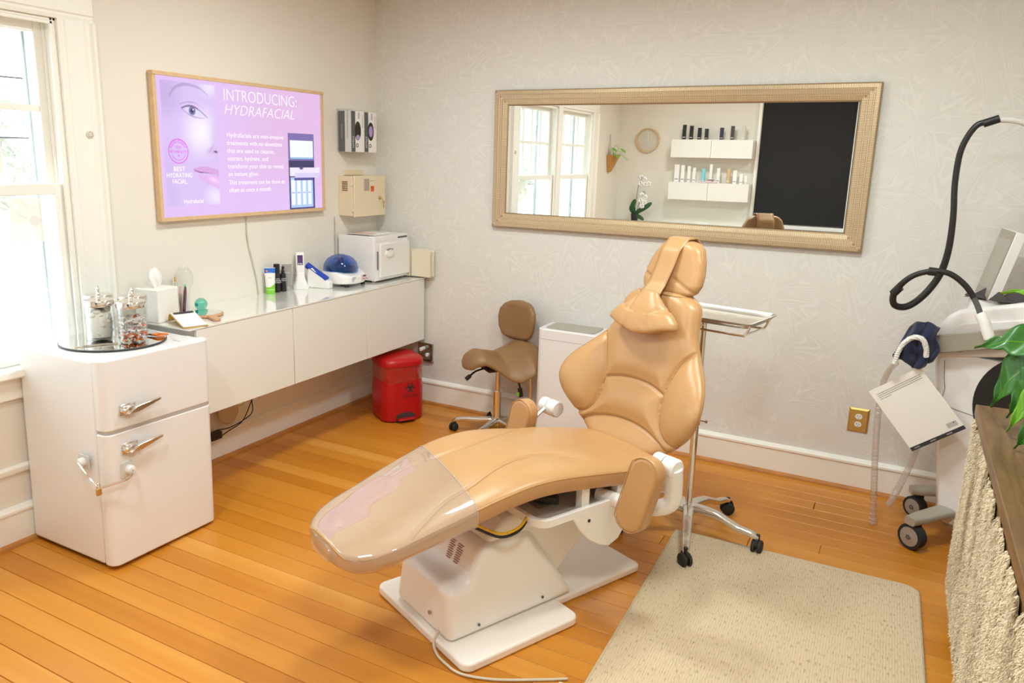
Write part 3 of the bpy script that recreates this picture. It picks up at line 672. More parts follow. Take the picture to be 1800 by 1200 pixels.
# backrest
bw = lerpf([(.452, .06), (.458, .12), (.475, .175), (.50, .215), (.54, .265), (.60, .330), (.65, .362), (.70, .376), (.75, .368), (.80, .335), (.85, .280), (.90, .232), (.95, .208), (1.0, .198), (1.05, .190), (1.075, .170), (1.09, .135), (1.097, .07)])
bw = smooth1(smooth1(smooth1(bw, .022), .014), .008)
wing = lerpf([(.44, .02), (.50, .05), (.60, .085), (.70, .10), (.80, .085), (.88, .045), (.95, .02), (1.1, .0)])
wing = smooth1(smooth1(wing, .04), .03)
BACK_SEAMS = [cm2([(-.245, .90), (-.205, .86), (-.175, .79), (-.158, .72), (-.168, .63), (-.21, .57), (-.31, .535)]), cm2([(.245, .90), (.205, .86), (.175, .79), (.158, .72), (.168, .63), (.21, .57), (.31, .535)]),
              cm2([(-.158, .72), (-.08, .738), (0, .743), (.08, .738), (.158, .72)]), cm2([(-.25, .50), (-.19, .545), (-.10, .572), (0, .58), (.10, .572), (.19, .545), (.25, .50)])]
def back_pt(v, q, off=0):
    """v = height 0..1, q = -1..1 front (q wraps to back beyond)"""
    z = .452+v*(1.097-.452); w = bw(z); front = abs(q) <= 1
    qq = q if front else math.copysign(2-abs(q), q)
    tt = w*math.sin(qq*PI/2*.999)
    k = abs(tt)/w
    edge = math.sqrt(max(0, 1-k**5)); 
    ve = math.sqrt(max(0, 1-abs(2*v-1)**14))
    th = .085*edge*(.35+.65*ve)
    sp = -.205+(z-.47)*.30 - wing(z)*(abs(tt)/.37)**2.2*1.0
    if front:
        y = sp-off - th*.5
        d = min(polydist(tt, z, sm_) for sm_ in BACK_SEAMS)
        y += .010*math.exp(-(d/.0065)**2) - .018*(1-math.exp(-(d/.04)**2))*edge
    else: y = sp+th*.5
    return (tt, y-S0, z)
nvv, nq = 190, 260
b = bm_new(); rings = []
for i in range(nvv):
    v = i/(nvv-1); rings.append([b.verts.new(back_pt(v, -2+4*k/nq)) for k in range(nq)])
for A, B in zip(rings, rings[1:]):
    for k in range(nq): b.faces.new((A[k], A[(k+1) % nq], B[(k+1) % nq], B[k]))
b.faces.new(rings[0][::-1]); b.faces.new(rings[-1])
back = obj('backrest', b, LEATHER, ch, ang=75)
for q in BACK_SEAMS:
    b = bm_new(); pts = []
    for x, z in q[::2]:
        v = (z-.452)/(1.097-.452); w = bw(z)
        if abs(x) < w*.97: pts.append(back_pt(v, math.asin(max(-1, min(1, x/w)))/(PI/2*.999), .0002))
    tube(b, pts, .0016, 5, n=2); obj('seam', b, SEAM, back)
b = bm_new(); tube(b, [back_pt(v, -.93, .001) for v in np.linspace(.03, .985, 50)]+[back_pt(.985, q, .001) for q in np.linspace(-.85, .85, 14)]+[back_pt(v, .93, .001) for v in np.linspace(.985, .03, 50)], .0026, 6, n=1)
obj('piping', b, STITCH, back)
# headrest block
hw = lerpf([(1.085, .105), (1.10, .130), (1.13, .143), (1.17, .141), (1.22, .128), (1.265, .105), (1.285, .080), (1.295, .04)])
def head_pt(v, q):
    z = 1.085+v*.21; w = hw(z); front = abs(q) <= 1; qq = q if front else math.copysign(2-abs(q), q)
    tt = w*math.sin(qq*PI/2*.999); k = abs(tt)/w; th = .075*(max(0, 1-k**6))**.5*(.4+.6*math.sqrt(max(0, 1-abs(2*v-1)**10)))
    sp = -.02+(z-1.09)*.34
    y = sp-th*.5 if front else sp+th*.5
    if front:
        d = min(polydist(tt, z, [(-.14, 1.16), (-.02, 1.13)]), polydist(tt, z, [(.14, 1.10), (.03, 1.15)])); y += .006*math.exp(-(d/.006)**2)
    return (tt+.015, y-S0, z)
b = bm_new(); rings = [[b.verts.new(head_pt(i/39, -2+4*k/80)) for k in range(80)] for i in range(40)]
for A, B in zip(rings, rings[1:]):
    for k in range(80): b.faces.new((A[k], A[(k+1) % 80], B[(k+1) % 80], B[k]))
b.faces.new(rings[0][::-1]); b.faces.new(rings[-1]); hd = obj('headrest', b, LEATHER, ch, ang=75)
for sg in (-1, 1):
    b = bm_new(); tube(b, [Vector(head_pt(v, sg*.90))+Vector((0, -.001, 0)) for v in np.linspace(.05, .97, 24)], .0024, 6, n=1); obj('piping', b, STITCH, hd)
b = bm_new(); prism(b, [(-.05+.03, .03-S0), (.05+.03, .03-S0), (.05+.03, .05-S0), (-.02, .05-S0)], .95, 1.18, 'z'); obj('headrest_bracket', b, STEEL, ch, bevel=.003)
# neck pillow with its strap over the headrest
def strap_pt(u, v):
    pts = [(.13, 1.20, .052), (.125, 1.26, .052), (.085, 1.305, .052), (.035, 1.302, .050), (-.01, 1.26, .048), (-.042, 1.19, .046), (-.075, 1.13, .044), (-.115, 1.09, .050)]
    k = u*(len(pts)-1); i = min(int(k), len(pts)-2); f = k-i; A, B = pts[i], pts[i+1]
    y, z, h = (A[j]+(B[j]-A[j])*f for j in range(3))
    return ((.0-.005*u)+h*(2*v-1), y-S0, z)
b = bm_new(); grid(b, strap_pt, 40, 7); so = obj('headrest_strap', b, LEATHER, ch); sol = so.modifiers.new('s', 'SOLIDIFY'); sol.thickness = .006; sol.offset = 0
pwid = lerpf([(0, .035), (.15, .055), (.4, .10), (.6, .14), (.8, .168), (.93, .172), (1.0, .160)])
def pil(u, q):
    z = 1.105-.165*u; w = pwid(u); front = abs(q) <= 1; qq = q if front else math.copysign(2-abs(q), q)
    k = math.sin(qq*PI/2*.999); tt = w*k
    th = (.02+.065*math.sin(min(1, u*1.05)*PI*.62)**1.0)*(max(0, 1-abs(k)**2.6))**.5*(1 if u < .9 else math.sqrt(max(0, 1-((u-.9)/.1)**2))*.85+.15)
    sp = -.125-.035*u
    y = sp-th*.7 if front else sp+th*.3
    z += .018*math.cos(k*PI*1.0)*u*-1 + (.014 if u > .5 else 0)*u
    if front: y += .006*math.exp(-(polydist(tt, u*.16, [(-.05, .03), (-.06, .16)])/.006)**2)+.006*math.exp(-(polydist(tt, u*.16, cm2([(.13, .06), (.06, .075), (.03, .15)]))/.006)**2)
    return (tt+.008, y-S0, z)
b = bm_new(); rings = [[b.verts.new(pil(i/29, -2+4*k/72)) for k in range(72)] for i in range(30)]
for A, B in zip(rings, rings[1:]):
    for k in range(72): b.faces.new((A[k], A[(k+1) % 72], B[(k+1) % 72], B[k]))
b.faces.new(rings[0][::-1]); b.faces.new(rings[-1]); np_ = obj('neck_pillow', b, LEATHER, ch, ang=80)
b = bm_new(); tube(b, [pil(1.0, q) for q in np.linspace(-.98, .98, 30)], .0028, 6, n=1); obj('piping', b, STITCH, np_)
# armrests
def capsule_pad(nm, t, s, z, tilt):
    b = bm_new(); pts = [(x, y) for x, y in rrect(-.058, .058, -.140, .140, .0575, 12)]
    prism(b, pts, -.031, .031, 'y'); o = obj(nm, b, LEATHER, ch, bevel=.020, seg=5, ang=60)
    o.location = (t, s-S0, z); o.rotation_euler = (math.radians(-6), math.radians(tilt), math.radians(6))
    b = bm_new(); tube(b, [(x*.97, -.0285, y*.985) for x, y in pts[::3]]+[(pts[0][0]*.97, -.0285, pts[0][1]*.985)], .002, 6, n=2); q = obj('piping', b, STITCH, o)
    return o
capsule_pad('armrest_pad', .400, -.555, .498, 12); capsule_pad('armrest_pad', -.372, -.455, .470, 9)
for sg, sx in ((1, .425), (-1, -.395)):
    hs, hz = (-.455, .585) if sg > 0 else (-.26, .53)
    b = bm_new(); lathe(b, [(.030, sx-.055), (.036, sx-.050), (.036, sx-.008)], 28, (0, hs-S0, hz), 'x'); lathe(b, [(.037, sx-.004), (.037, sx+.036), (.031, sx+.044), (.001, sx+.046)], 28, (0, hs-S0, hz), 'x')
    obj('armrest_hub', b, PLAST, ch)
    b = bm_new(); lathe(b, [(.0345, sx-.010), (.0345, sx-.002)], 28, (0, hs-S0, hz), 'x'); obj('hub_ring', b, BLACK, ch)
    xa = sx+(.022 if sg > 0 else .016)
    b = bm_new()
    if sg < 0: tube(b, [(xa+.01, hs-S0, hz), (xa+.07, hs+.03-S0, hz-.008), (-.28, hs+.06-S0, hz-.03), (-.20, hs+.06-S0, hz-.07)], .034, 14, n=5)
    else: tube(b, [(xa, hs-S0, hz), (xa, hs+.012-S0, hz-.07), (xa-.004*sg, hs+.008-S0, hz-.13), (xa-.05*sg, hs-.02-S0, hz-.160), (xa-.12*sg, hs-.06-S0, hz-.165), (.20*sg, hs-.10-S0, hz-.16)], lambda k: .033-.008*k, 14, n=5); obj('armrest_arm', b, PLAST, ch)
    if sg < 0: b = bm_new(); tube(b, [(sx-.01, hs-S0, hz+.02), (sx-.004, hs-.09-S0, hz-.03), (-.372, -.42-S0, hz-.055)], .009, 8, flat=.5); obj('armrest_link', b, STEEL, ch)
# carriage under the seat
b = bm_new(); prism(b, rrect(-.262, .262, -.875-S0, -.33-S0, .05), .405, .412); obj('carriage_tray', b, mat('tray_grey', (.55, .53, .50), .4), ch, bevel=.002)
b = bm_new()
o_, i_ = rrect(-.268, .268, -.885-S0, -.325-S0, .055), rrect(-.250, .250, -.867-S0, -.343-S0, .04); n_ = len(o_)
for z in (.396, .427): pass
V1 = [[b.verts.new((p[0], p[1], z)) for p in L_] for L_, z in ((o_, .398), (o_, .427), (i_, .427), (i_, .398))]
for k in range(n_):
    for j in range(4): b.faces.new((V1[j][k], V1[j][(k+1) % n_], V1[(j+1) % 4][(k+1) % n_], V1[(j+1) % 4][k]))
obj('carriage_rim', b, PLAST, ch, bevel=.002)
for tx, sy in ((.236, -.665), (.236, -.49), (-.236, -.665), (-.236, -.45)):
    b = bm_new(); box(b, tx-.016, tx+.016, sy-S0-.018, sy-S0+.018, .41, .475 if sy > -.6 else .50); obj('seat_post', b, PLAST, ch, bevel=.002)
b = bm_new(); prism(b, rrect(.02, .16, -.80-S0, -.73-S0, .003), .412, .4128); obj('rating_label', b, mat('label_foil', (.36, .34, .31), .4), ch)
for k in range(6):
    b = bm_new(); box(b, .03, .03+[.11, .09, .12, .10, .07, .11][k], -.79-S0+k*.009, -.788-S0+k*.009, .4129, .4132); obj('label_line', b, INK, ch, smooth=False)
b = bm_new(); tube(b, [(.10, -.78-S0, .44), (.16, -.79-S0, .45), (.21, -.76-S0, .46)], .02, 10); obj('motor', b, BLACK, ch)
for c_, off in ((mat('yellow_wire', (.7, .42, .01), .4), 0), (BLACK, -.012)):
    b = bm_new(); tube(b, [(.19, -.87-S0, .425+off), (.21, -.93-S0, .400+off), (.20, -1.00-S0, .395+off), (.16, -1.07-S0, .43+off)], .005, 8); obj('wire', b, c_, ch)
for sg in (-1, 1):
    b = bm_new(); prism(b, [(y-S0, z) for y, z in ((-.735, .402), (-.70, .345), (-.65, .295), (-.60, .262), (-.555, .245), (-.505, .262), (-.475, .30), (-.465, .35), (-.465, .402))], sg*.262-.006, sg*.262+.006, 'x'); obj('side_skirt', b, PLAST, ch, bevel=.005)
b = bm_new(); lathe(b, [(.006, .268), (.006, .2705)], 12, (0, -.66-S0, .375), 'x'); obj('screw', b, BLACK, ch)
b = bm_new(); prism(b, [(y-S0, z) for y, z in ((-1.02, .20), (-1.0, .34), (-.93, .395), (-.40, .397), (-.37, .32), (-.55, .22), (-.72, .08))], -.125, .135, 'x'); obj('lift_arm', b, PLAST, ch, bevel=.02, seg=4)
# pedestal housing: side profile swept across with an inward taper
prof = [(-1.180, .034), (-1.168, .216), (-1.078, .214), (-1.035, .334), (-.82, .334), (-.615, .034)]
b = bm_new()
def sect(t, ins): return [b.verts.new((t, y-S0, .034+(z-.034)*1.0) if z < .04 else (t*ins, y-S0, z)) for y, z in prof]
cols = [sect(t, ins) for t, ins in ((-.178, .88), (.178, .88))]
for A, B in zip(cols, cols[1:]):
    for k in range(len(prof)-1): b.faces.new((A[k], A[k+1], B[k+1], B[k]))
    b.faces.new((A[0], B[0], B[-1], A[-1]))
b.faces.new(cols[0]); b.faces.new(cols[-1][::-1]); obj('pedestal_housing', b, PLAST, ch, bevel=.030, seg=6)
b = bm_new(); prism(b, rrect(-.292, .292, -1.195-S0, -.70-S0, .035, 6), .001, .034); prism(b, rrect(-.166, .170, -.95-S0, -.255-S0, .022, 6), .0015, .0335); obj('floor_plate', b, mat('plate_white', (.90, .85, .79), .38), ch, bevel=.008, seg=3)
for yy, zz in ((-1.06, .070), (-.78, .075)):
    b = bm_new(); lathe(b, [(.005, .1775), (.005, .1805)], 12, (0, yy-S0, zz), 'x'); obj('screw', b, DGREY, ch)
b = bm_new(); lathe(b, [(.007, -1.178-S0), (.007, -1.1815-S0)], 12, (.055, 0, .095), 'y'); obj('screw', b, STEEL, ch)
REDINK = mat('faded_red_ink', (.60, .36, .32), .6)
for c in range(2):
    for k in range(9):
        b = bm_new(); wl = random.Random(k+c*20).uniform(.022, .032); x0 = -.01+c*.045; z_ = .302-k*.0075; yy = -1.0500-(.305-z_)*.358
        box(b, x0, x0+wl, yy-S0-.0012, yy-S0+.012, z_, z_+.0011); obj('warning_text', b, REDINK, ch, smooth=False)
pc = thing('chair_power_cable', 'cream power cable curling from the chair base across the floor', 'cable', cw(.115, -1.19))
def wl(x, y, z): return tuple(Vector((x, y, z))-pc.location)
b = bm_new(); tube(b, [wl(1.859, -2.157, .06), wl(1.852, -2.18, .022), wl(1.88, -2.205, .006), wl(1.93, -2.232, .006), wl(2.0, -2.25, .006), wl(2.105, -2.219, .006), wl(2.228, -2.147, .006), wl(2.30, -2.10, .006)], .0045, 8)
obj('cable', b, mat('cream_cable', (.62, .56, .45), .5), pc)
b = bm_new(); box(b, .43, .50, .0, .03, .002, .014); bmesh.ops.rotate(b, verts=b.verts, cent=(0, 0, 0), matrix=Matrix.Rotation(.02, 3, 'Z')); o = obj('cable_cover', b, CREAMP, pc, bevel=.004)
# ------------------------------------------------------------------ floor mat
fm = thing('floor_mat', 'beige woven mat with rounded corners on the wood floor', 'mat', (2.83, -1.9, .0005))
b = bm_new(); prism(b, [(x-2.83, y+1.9) for x, y in rrect(2.348, 3.302, -3.1, -.915, .06, 8, (1, 0, 1, 1))], 0, .009); obj('mat_body', b, MATM, fm, bevel=.004)
b = bm_new(); q = rrect(2.356, 3.294, -3.09, -.923, .055, 8, (1, 0, 1, 1)); tube(b, [(x-2.83, y+1.9, .0088) for x, y in q+[q[0]]], .0022, 5, smooth=False); obj('edge_seam', b, mat('mat_seam', (.55, .48, .33), .7), fm)
fm.rotation_euler = (0, 0, math.radians(1.2))
# ------------------------------------------------------------------ wall mirror
mr = thing('wall_mirror', 'large wall mirror in a ribbed champagne-gold frame', 'mirror', (1.881, 0, 1.592))
X0, X1, Z0, Z1 = .877-1.881, 2.889-1.881, 1.200-1.592, 1.985-1.592
ix0, ix1, iz0, iz1 = .962-1.881, 2.802-1.881, 1.285-1.592, 1.900-1.592
b = bm_new(); box(b, ix0-.01, ix1+.01, -.016, -.012, iz0-.01, iz1+.01); obj('mirror_glass', b, MIRROR, mr, smooth=False)
prof_m = [(0, .004), (0, -.026), (.006, -.034), (.026, -.034), (.029, -.029), (.032, -.031), (.052, -.029), (.055, -.024), (.058, -.026), (.080, -.022), (.086, -.018), (.086, -.010), (.086, -.004)]
def frame_pt(side, k, u):
    d, y = prof_m[k]
    if side == 0: x0, x1 = X0+d, X1-d; return (x0+(x1-x0)*u, y, Z1-d)
    if side == 1: x0, x1 = X0+d, X1-d; return (x0+(x1-x0)*u, y, Z0+d)
    if side == 2: z0_, z1_ = Z0+d, Z1-d; return (X0+d, y, z0_+(z1_-z0_)*u)
    z0_, z1_ = Z0+d, Z1-d; return (X1-d, y, z0_+(z1_-z0_)*u)
for side in range(4):
    b = bm_new(); grid(b, lambda u, v: frame_pt(side, round(v*(len(prof_m)-1)), u), 2, len(prof_m)); fs_ = obj('frame_side', b, GOLD, mr, smooth=False)
    vs, fs = [], []
    for (k0, k1) in ((2, 3), (5, 6), (8, 9)):
        d0, d1 = prof_m[k0][0], prof_m[k1][0]; ya, yb = prof_m[k0][1], prof_m[k1][1]; dm = (d0+d1)/2
        ln = (X1-X0 if side < 2 else Z1-Z0)-2*dm; n = int(ln/.0068)
        for i in range(n):
            c = dm+(i+.5)*ln/n; base = []
            for dd, yy, w_, pr_ in ((d0, ya, .0022, .0), (d0+.002, ya, .0014, .0025), (d1-.002, yb, .0014, .0025), (d1, yb, .0022, .0)):
                for sgn in (-1, 1):
                    a = c+sgn*w_; y_ = yy-pr_
                    base.append({0: (X0+a, y_, Z1-dd), 1: (X0+a, y_, Z0+dd), 2: (X0+dd, y_, Z0+a), 3: (X1-dd, y_, Z0+a)}[side])
            q = len(vs); vs += base; fs += [(q, q+1, q+3, q+2), (q+2, q+3, q+5, q+4), (q+4, q+5, q+7, q+6), (q, q+2, q+4, q+6), (q+1, q+3, q+5, q+7)]
    o = obj('rib_relief', (vs, [], fs), GOLDRIB, fs_, smooth=False); o['kind'] = 'stuff'
    b = bm_new()
    for kk in (4, 7): tube(b, [Vector(frame_pt(side, kk, 0))+Vector((0, -.001, 0)), Vector(frame_pt(side, kk, 1))+Vector((0, -.001, 0))], .0028, 6, smooth=False)
    obj('bead', b, GOLDRIB, fs_)
b = bm_new(); 
for r_ in ((ix0-.001, ix0+.002, iz0, iz1), (ix1-.002, ix1+.001, iz0, iz1), (ix0, ix1, iz1-.002, iz1+.001), (ix0, ix1, iz0-.001, iz0+.002)): box(b, r_[0], r_[1], -.0175, -.0158, r_[2], r_[3])
obj('inner_edge', b, DARKEDGE, mr, smooth=False)
# ------------------------------------------------------------------ casters and five-star bases
def caster(par, x, y, r=.026, ang=0, cap=True, z=0):
    b = bm_new(); ca, sa = math.cos(ang), math.sin(ang)
    for s in (-1, 1):
        lathe(b, [(.004, s*.006), (r, s*.006), (r, s*.018), (r*.8, s*.022), (.004, s*.023)], 20, (0, 0, 0), 'y')
    bmesh.ops.rotate(b, verts=b.verts, cent=(0, 0, 0), matrix=Matrix.Rotation(ang, 3, 'Z')); bmesh.ops.translate(b, verts=b.verts, vec=(x, y, r+z+.0005))
    o = obj('caster', b, BLACKR, par)
    b = bm_new(); prism(b, [(-r*.6, -.004), (-r*1.05, r*.5), (-r*.7, r*1.25), (r*.2, r*1.45), (r*.75, r*1.2), (r*.6, 0)], -.0055, .0055, 'y')
    lathe(b, [(.009, r*.9), (.009, r*1.9)], 12, (0, 0, 0), 'z')
    bmesh.ops.rotate(b, verts=b.verts, cent=(0, 0, 0), matrix=Matrix.Rotation(ang, 3, 'Z')); bmesh.ops.translate(b, verts=b.verts, vec=(x, y, r+z)); obj('caster_hood', b, BLACK, o, bevel=.002)
    return o
def starleg(par, a, L_, zh, zt, m, w0=.024, w1=.015):
    b = bm_new(); c, s = math.cos(a), math.sin(a)
    tab = [(0.0, zh), (.15, zh+.002), (.4, zh-.004), (.7, zt+.024), (.9, zt+.016), (1.0, zt+.004)]
    def f(u, v):
        k = u; r = .01+(L_-.005)*k; z = float(np.interp(k, [t[0] for t in tab], [t[1] for t in tab])); w = w0+(w1-w0)*k; th = .018-.006*k
        if k > .97: w *= .7
        an = 2*PI*v; lx = w*math.copysign(abs(math.cos(an))**.6, math.cos(an)); lz = th*math.copysign(abs(math.sin(an))**.6, math.sin(an))
        return (r*c-lx*s, r*s+lx*c, z+lz)
    V_ = grid(b, f, 22, 16, close_v=True); b.faces.new(V_[0][::-1]); b.faces.new(V_[-1]); return obj('leg', b, m, par, ang=50)
# instrument tray stand
ts = thing('tray_stand', 'chrome instrument tray on a five-wheel pole stand behind the chair', 'tray stand', (2.372, -.916, 0))
for k in range(5):
    a = math.radians(-77+72*k); lg = starleg(ts, a, .305, .125, .062, ALU); caster(ts, .305*math.cos(a), .305*math.sin(a), .029, a+.6+k)
b = bm_new(); lathe(b, [(.03, .10), (.038, .105), (.040, .135), (.036, .142), (.022, .146)], 24); obj('hub', b, ALU, ts)
b = bm_new(); lathe(b, [(.0155, .13), (.0155, .53)], 20); lathe(b, [(.012, .53), (.012, .955)], 20); obj('pole', b, CHROME, ts)
b = bm_new(); lathe(b, [(.018, .505), (.020, .51), (.020, .545), (.016, .55)], 20); lathe(b, [(.003, .0), (.003, .022), (.007, .024), (.007, .034)], 10, (.016, 0, .525), 'x'); obj('height_collar', b, CHROME, ts)
tr = bpy.data.objects.new('tray', None)
TA = math.radians(168)
b = bm_new(); q0 = rrect(-.240, .240, -.150, .150, .03, 6); q1 = rrect(-.228, .228, -.138, .138, .03, 6); q2 = rrect(-.246, .246, -.156, .156, .032, 6)
R_ = [[b.verts.new((p[0], p[1], z)) for p in q_] for q_, z in ((q2, .990), (q0, .992), (q1, .970), (q1, .968), (q0, .988), (q2, .986))]
n_ = len(q0)
for A, B in zip(R_, R_[1:]):
    for k in range(n_): b.faces.new((A[k], A[(k+1) % n_], B[(k+1) % n_], B[k]))
b.faces.new(R_[3][::-1])
R_2 = [b.verts.new((p[0]*.995, p[1]*.995, .9705)) for p in q1]; b.faces.new(R_2)
bmesh.ops.rotate(b, verts=b.verts, cent=(0, 0, 0), matrix=Matrix.Rotation(TA, 3, 'Z')); bmesh.ops.translate(b, verts=b.verts, vec=(-.005, .066, 0)); obj('tray', b, mat('mirror_steel', (.78, .76, .71), .34, 1), ts)
b = bm_new()
for sy in (-.1, .1): tube(b, [(0, 0, .945), (.0, sy*.9, .945), (.02, sy, .946), (.19, sy, .946), (.215, sy, .950), (.232, sy, .985)], .0045, 8)
tube(b, [(.215, -.1, .950), (.215, .1, .950)], .004, 8, smooth=False)
bmesh.ops.rotate(b, verts=b.verts, cent=(0, 0, 0), matrix=Matrix.Rotation(TA-PI, 3, 'Z')); obj('tray_holder', b, CHROME, ts)
# saddle stool
st = thing('saddle_stool', 'brown leather saddle stool with a small backrest on chrome base', 'stool', (1.085, -.29, 0))
for k in range(5):
    a = math.radians(197+72*k); L_ = .262
    starleg(st, a, L_, .088, .058, ALU, .02, .013); caster(st, L_*math.cos(a), L_*math.sin(a), .024, a+1.2+k)
b = bm_new(); lathe(b, [(.026, .06), (.034, .07), (.034, .10), (.025, .108)], 20); lathe(b, [(.023, .1), (.023, .27)], 20); lathe(b, [(.014, .27), (.014, .41)], 20); obj('gas_column', b, CHROME, st)
FA = math.radians(232)
def rotm(bm_, a=FA, t=(0, 0, 0)): bmesh.ops.rotate(bm_, verts=bm_.verts, cent=(0, 0, 0), matrix=Matrix.Rotation(a, 3, 'Z')); bmesh.ops.translate(bm_, verts=bm_.verts, vec=t)
def saddle(u, q, top=True):
    # local +x forward; u along, q across -1..1 wraps
    x = -.205+.41*u; w = float(np.interp(u, [0, .03, .1, .25, .45, .62, .78, .9, .97, 1], [.05, .10, .155, .195, .185, .14, .105, .085, .06, .02])); front = abs(q) <= 1
    qq = q if front else math.copysign(2-abs(q), q); yy = w*math.sin(qq*PI/2*.999); k = abs(yy)/w
    x *= 1.10; w *= 1.12; yy *= 1.12; spine = float(np.interp(u, [0, .15, .35, .55, .72, .84, .93, 1], [.525, .53, .508, .490, .508, .520, .490, .440]))
    drop = float(np.interp(u, [0, .3, .6, .85, 1], [.035, .075, .10, .085, .03]))*(abs(yy)/.19)**1.7*1.25
    th = .055*math.sqrt(max(0, 1-k**6))*(math.sin(min(1, u*14+.15, (1-u)*14+.15)*PI/2))
    z = spine-drop+(th*.45 if front else -th*.55)
    return (x, yy, z)
b = bm_new(); rings = [[b.verts.new(saddle(i/47, -2+4*k/64)) for k in range(64)] for i in range(48)]
for A, B in zip(rings, rings[1:]):
    for k in range(64): b.faces.new((A[k], A[(k+1) % 64], B[(k+1) % 64], B[k]))
b.faces.new(rings[0][::-1]); b.faces.new(rings[-1]); rotm(b, math.radians(242)); obj('seat', b, LEATHER_D, st, ang=80)
def sback(u, q):
    a_ = lerpf([(0, .05), (.04, .085), (.12, .115), (.3, .137), (.55, .145), (.75, .138), (.9, .108), (.97, .07), (1, .02)])(u); z = .515+.235*u
    front = abs(q) <= 1; qq = q if front else math.copysign(2-abs(q), q); yy = a_*math.sin(qq*PI/2*.999); k = abs(yy)/a_
    th = .055*math.sqrt(max(0, 1-k**5))*math.sin(min(1, u*8+.2, (1-u)*8+.2)*PI/2); x = -.215-.02*u+(yy**2)*1.3
    return (x+(th*.5 if front else -th*.5), yy, z+.01)
b = bm_new(); rings = [[b.verts.new(sback(i/35, -2+4*k/56)) for k in range(56)] for i in range(36)]
for A, B in zip(rings, rings[1:]):
    for k in range(56): b.faces.new((A[k], A[(k+1) % 56], B[(k+1) % 56], B[k]))
b.faces.new(rings[0][::-1]); b.faces.new(rings[-1]); rotm(b, math.radians(254), (-.035, -.015, .02)); obj('backrest', b, LEATHER_D, st, ang=80)
b = bm_new(); tube(b, [(-.05, 0, .42), (-.16, 0, .415), (-.235, 0, .43), (-.262, 0, .50), (-.262, 0, .62)], .011, 8); rotm(b, FA-.1); obj('back_bracket', b, BLACK, st)
b = bm_new(); box(b, -.09, .09, -.07, .07, .405, .428); rotm(b); obj('seat_plate', b, BLACK, st, bevel=.004)
b = bm_new(); tube(b, [(-.02, -.05, .41), (.01, -.13, .395), (.02, -.17, .365)], .006, 8); tube(b, [(.02, -.165, .37), (.03, -.19, .352)], .013, 8); bmesh.ops.translate(b, verts=b.verts, vec=(0, 0, 0)); o = obj('lever', b, BLACK, st); o.rotation_euler = (0, 0, math.radians(-55))
b = bm_new(); tube(b, [(.05, 0, .41), (.12, -.01, .36), (.145, -.015, .30)], .006, 8); tube(b, [(.14, -.015, .31), (.15, -.017, .26)], lambda k: .014, 8); o = obj('lever', b, BLACK, st); o.rotation_euler = (0, 0, math.radians(8))
b = bm_new(); lathe(b, [(.006, 0), (.026, .002), (.030, .02), (.026, .034), (.006, .036)], 8, (.19, .02, .415), 'y'); obj('adjusting_knob', b, BLACK, st)
b = bm_new(); tube(b, [(.19, .04, .41), (.19, .05, .30), (.19, .05, .16)], .008, 8, smooth=False); obj('back_rod', b, CHROME, st)
b = bm_new(); box(b, .142, .156, -.034, -.030, .275, .295); obj('lever_label', b, GREEN, st, smooth=False)
# ------------------------------------------------------------------ air purifier
ap = thing('air_purifier', 'slim white air purifier with a grey top behind the chair', 'air purifier', (1.52, -.20, 0))
b = bm_new(); prism(b, rrect(-.185, .175, -.115, .10, .035, 6), .012, .685); obj('body', b, mat('purifier_white', (.80, .79, .80), .35), ap, bevel=.006)
b = bm_new(); prism(b, rrect(-.150, .140, -.085, .075, .02, 6), .686, .690); obj('top_grille', b, GREYP, ap, bevel=.001)
b = bm_new(); prism(b, rrect(-.186, .176, -.116, .101, .036, 6), .628, .6305); obj('seam', b, mat('seam_grey', (.5, .5, .5), .5), ap)
b = bm_new(); box(b, -.15, .14, -.09, .08, 0, .012); obj('foot', b, DGREY, ap)
# ------------------------------------------------------------------ biohazard bin
bn = thing('biohazard_bin', 'red plastic pedal bin with a biohazard label under the cabinets', 'bin', (.395, -.325, 0), math.radians(-32))
def binring(z, sc):
    return [(x*sc, y*sc) for x, y in rrect(-.135, .135, -.14, .14, .075, 8)]
b = bm_new(); rings = [[b.verts.new((x, y, z)) for x, y in binring(z, s)] for z, s in ((.004, .90), (.012, .96), (.06, .985), (.20, .99), (.30, .93), (.345, .92), (.350, .88))]
n_ = len(rings[0])
for A, B in zip(rings, rings[1:]):
    for k in range(n_): b.faces.new((A[k], A[(k+1) % n_], B[(k+1) % n_], B[k]))
b.faces.new(rings[0][::-1]); b.faces.new(rings[-1]); obj('bin_body', b, RED, bn)
b = bm_new()
def bagf(u, v):
    a = 2*PI*u; q = binring(0, 1); k = u*n_; i = int(k) % n_; f = k-int(k); x = q[i][0]*(1-f)+q[(i+1) % n_][0]*f; y = q[i][1]*(1-f)+q[(i+1) % n_][1]*f
    z = .255+.098*v+.008*math.sin(a*3)*(1-v); s = .965+.012*math.sin(z*300+a*4)+.010*math.sin(a*11+z*60)
    return (x*s, y*s, z)
grid(b, bagf, 120, 12, close_u=True); obj('bag_cuff', b, REDBAG, bn, ang=80)
b = bm_new(); rings = [[b.verts.new((x, y, z+.010*(1 if s < .9 else 0)*0)) for x, y in binring(z, s)] for z, s in ((.350, .94), (.352, 1.0), (.372, 1.01), (.386, .985), (.398, .90), (.404, .72), (.406, .3))]
for A, B in zip(rings, rings[1:]):
    for k in range(n_): b.faces.new((A[k], A[(k+1) % n_], B[(k+1) % n_], B[k]))
b.faces.new(rings[0][::-1]); b.faces.new(rings[-1]); obj('bin_lid', b, RED, bn)
b = bm_new(); box(b, .10, .165, -.055, .055, .018, .030); obj('pedal', b, RED, bn, bevel=.004)
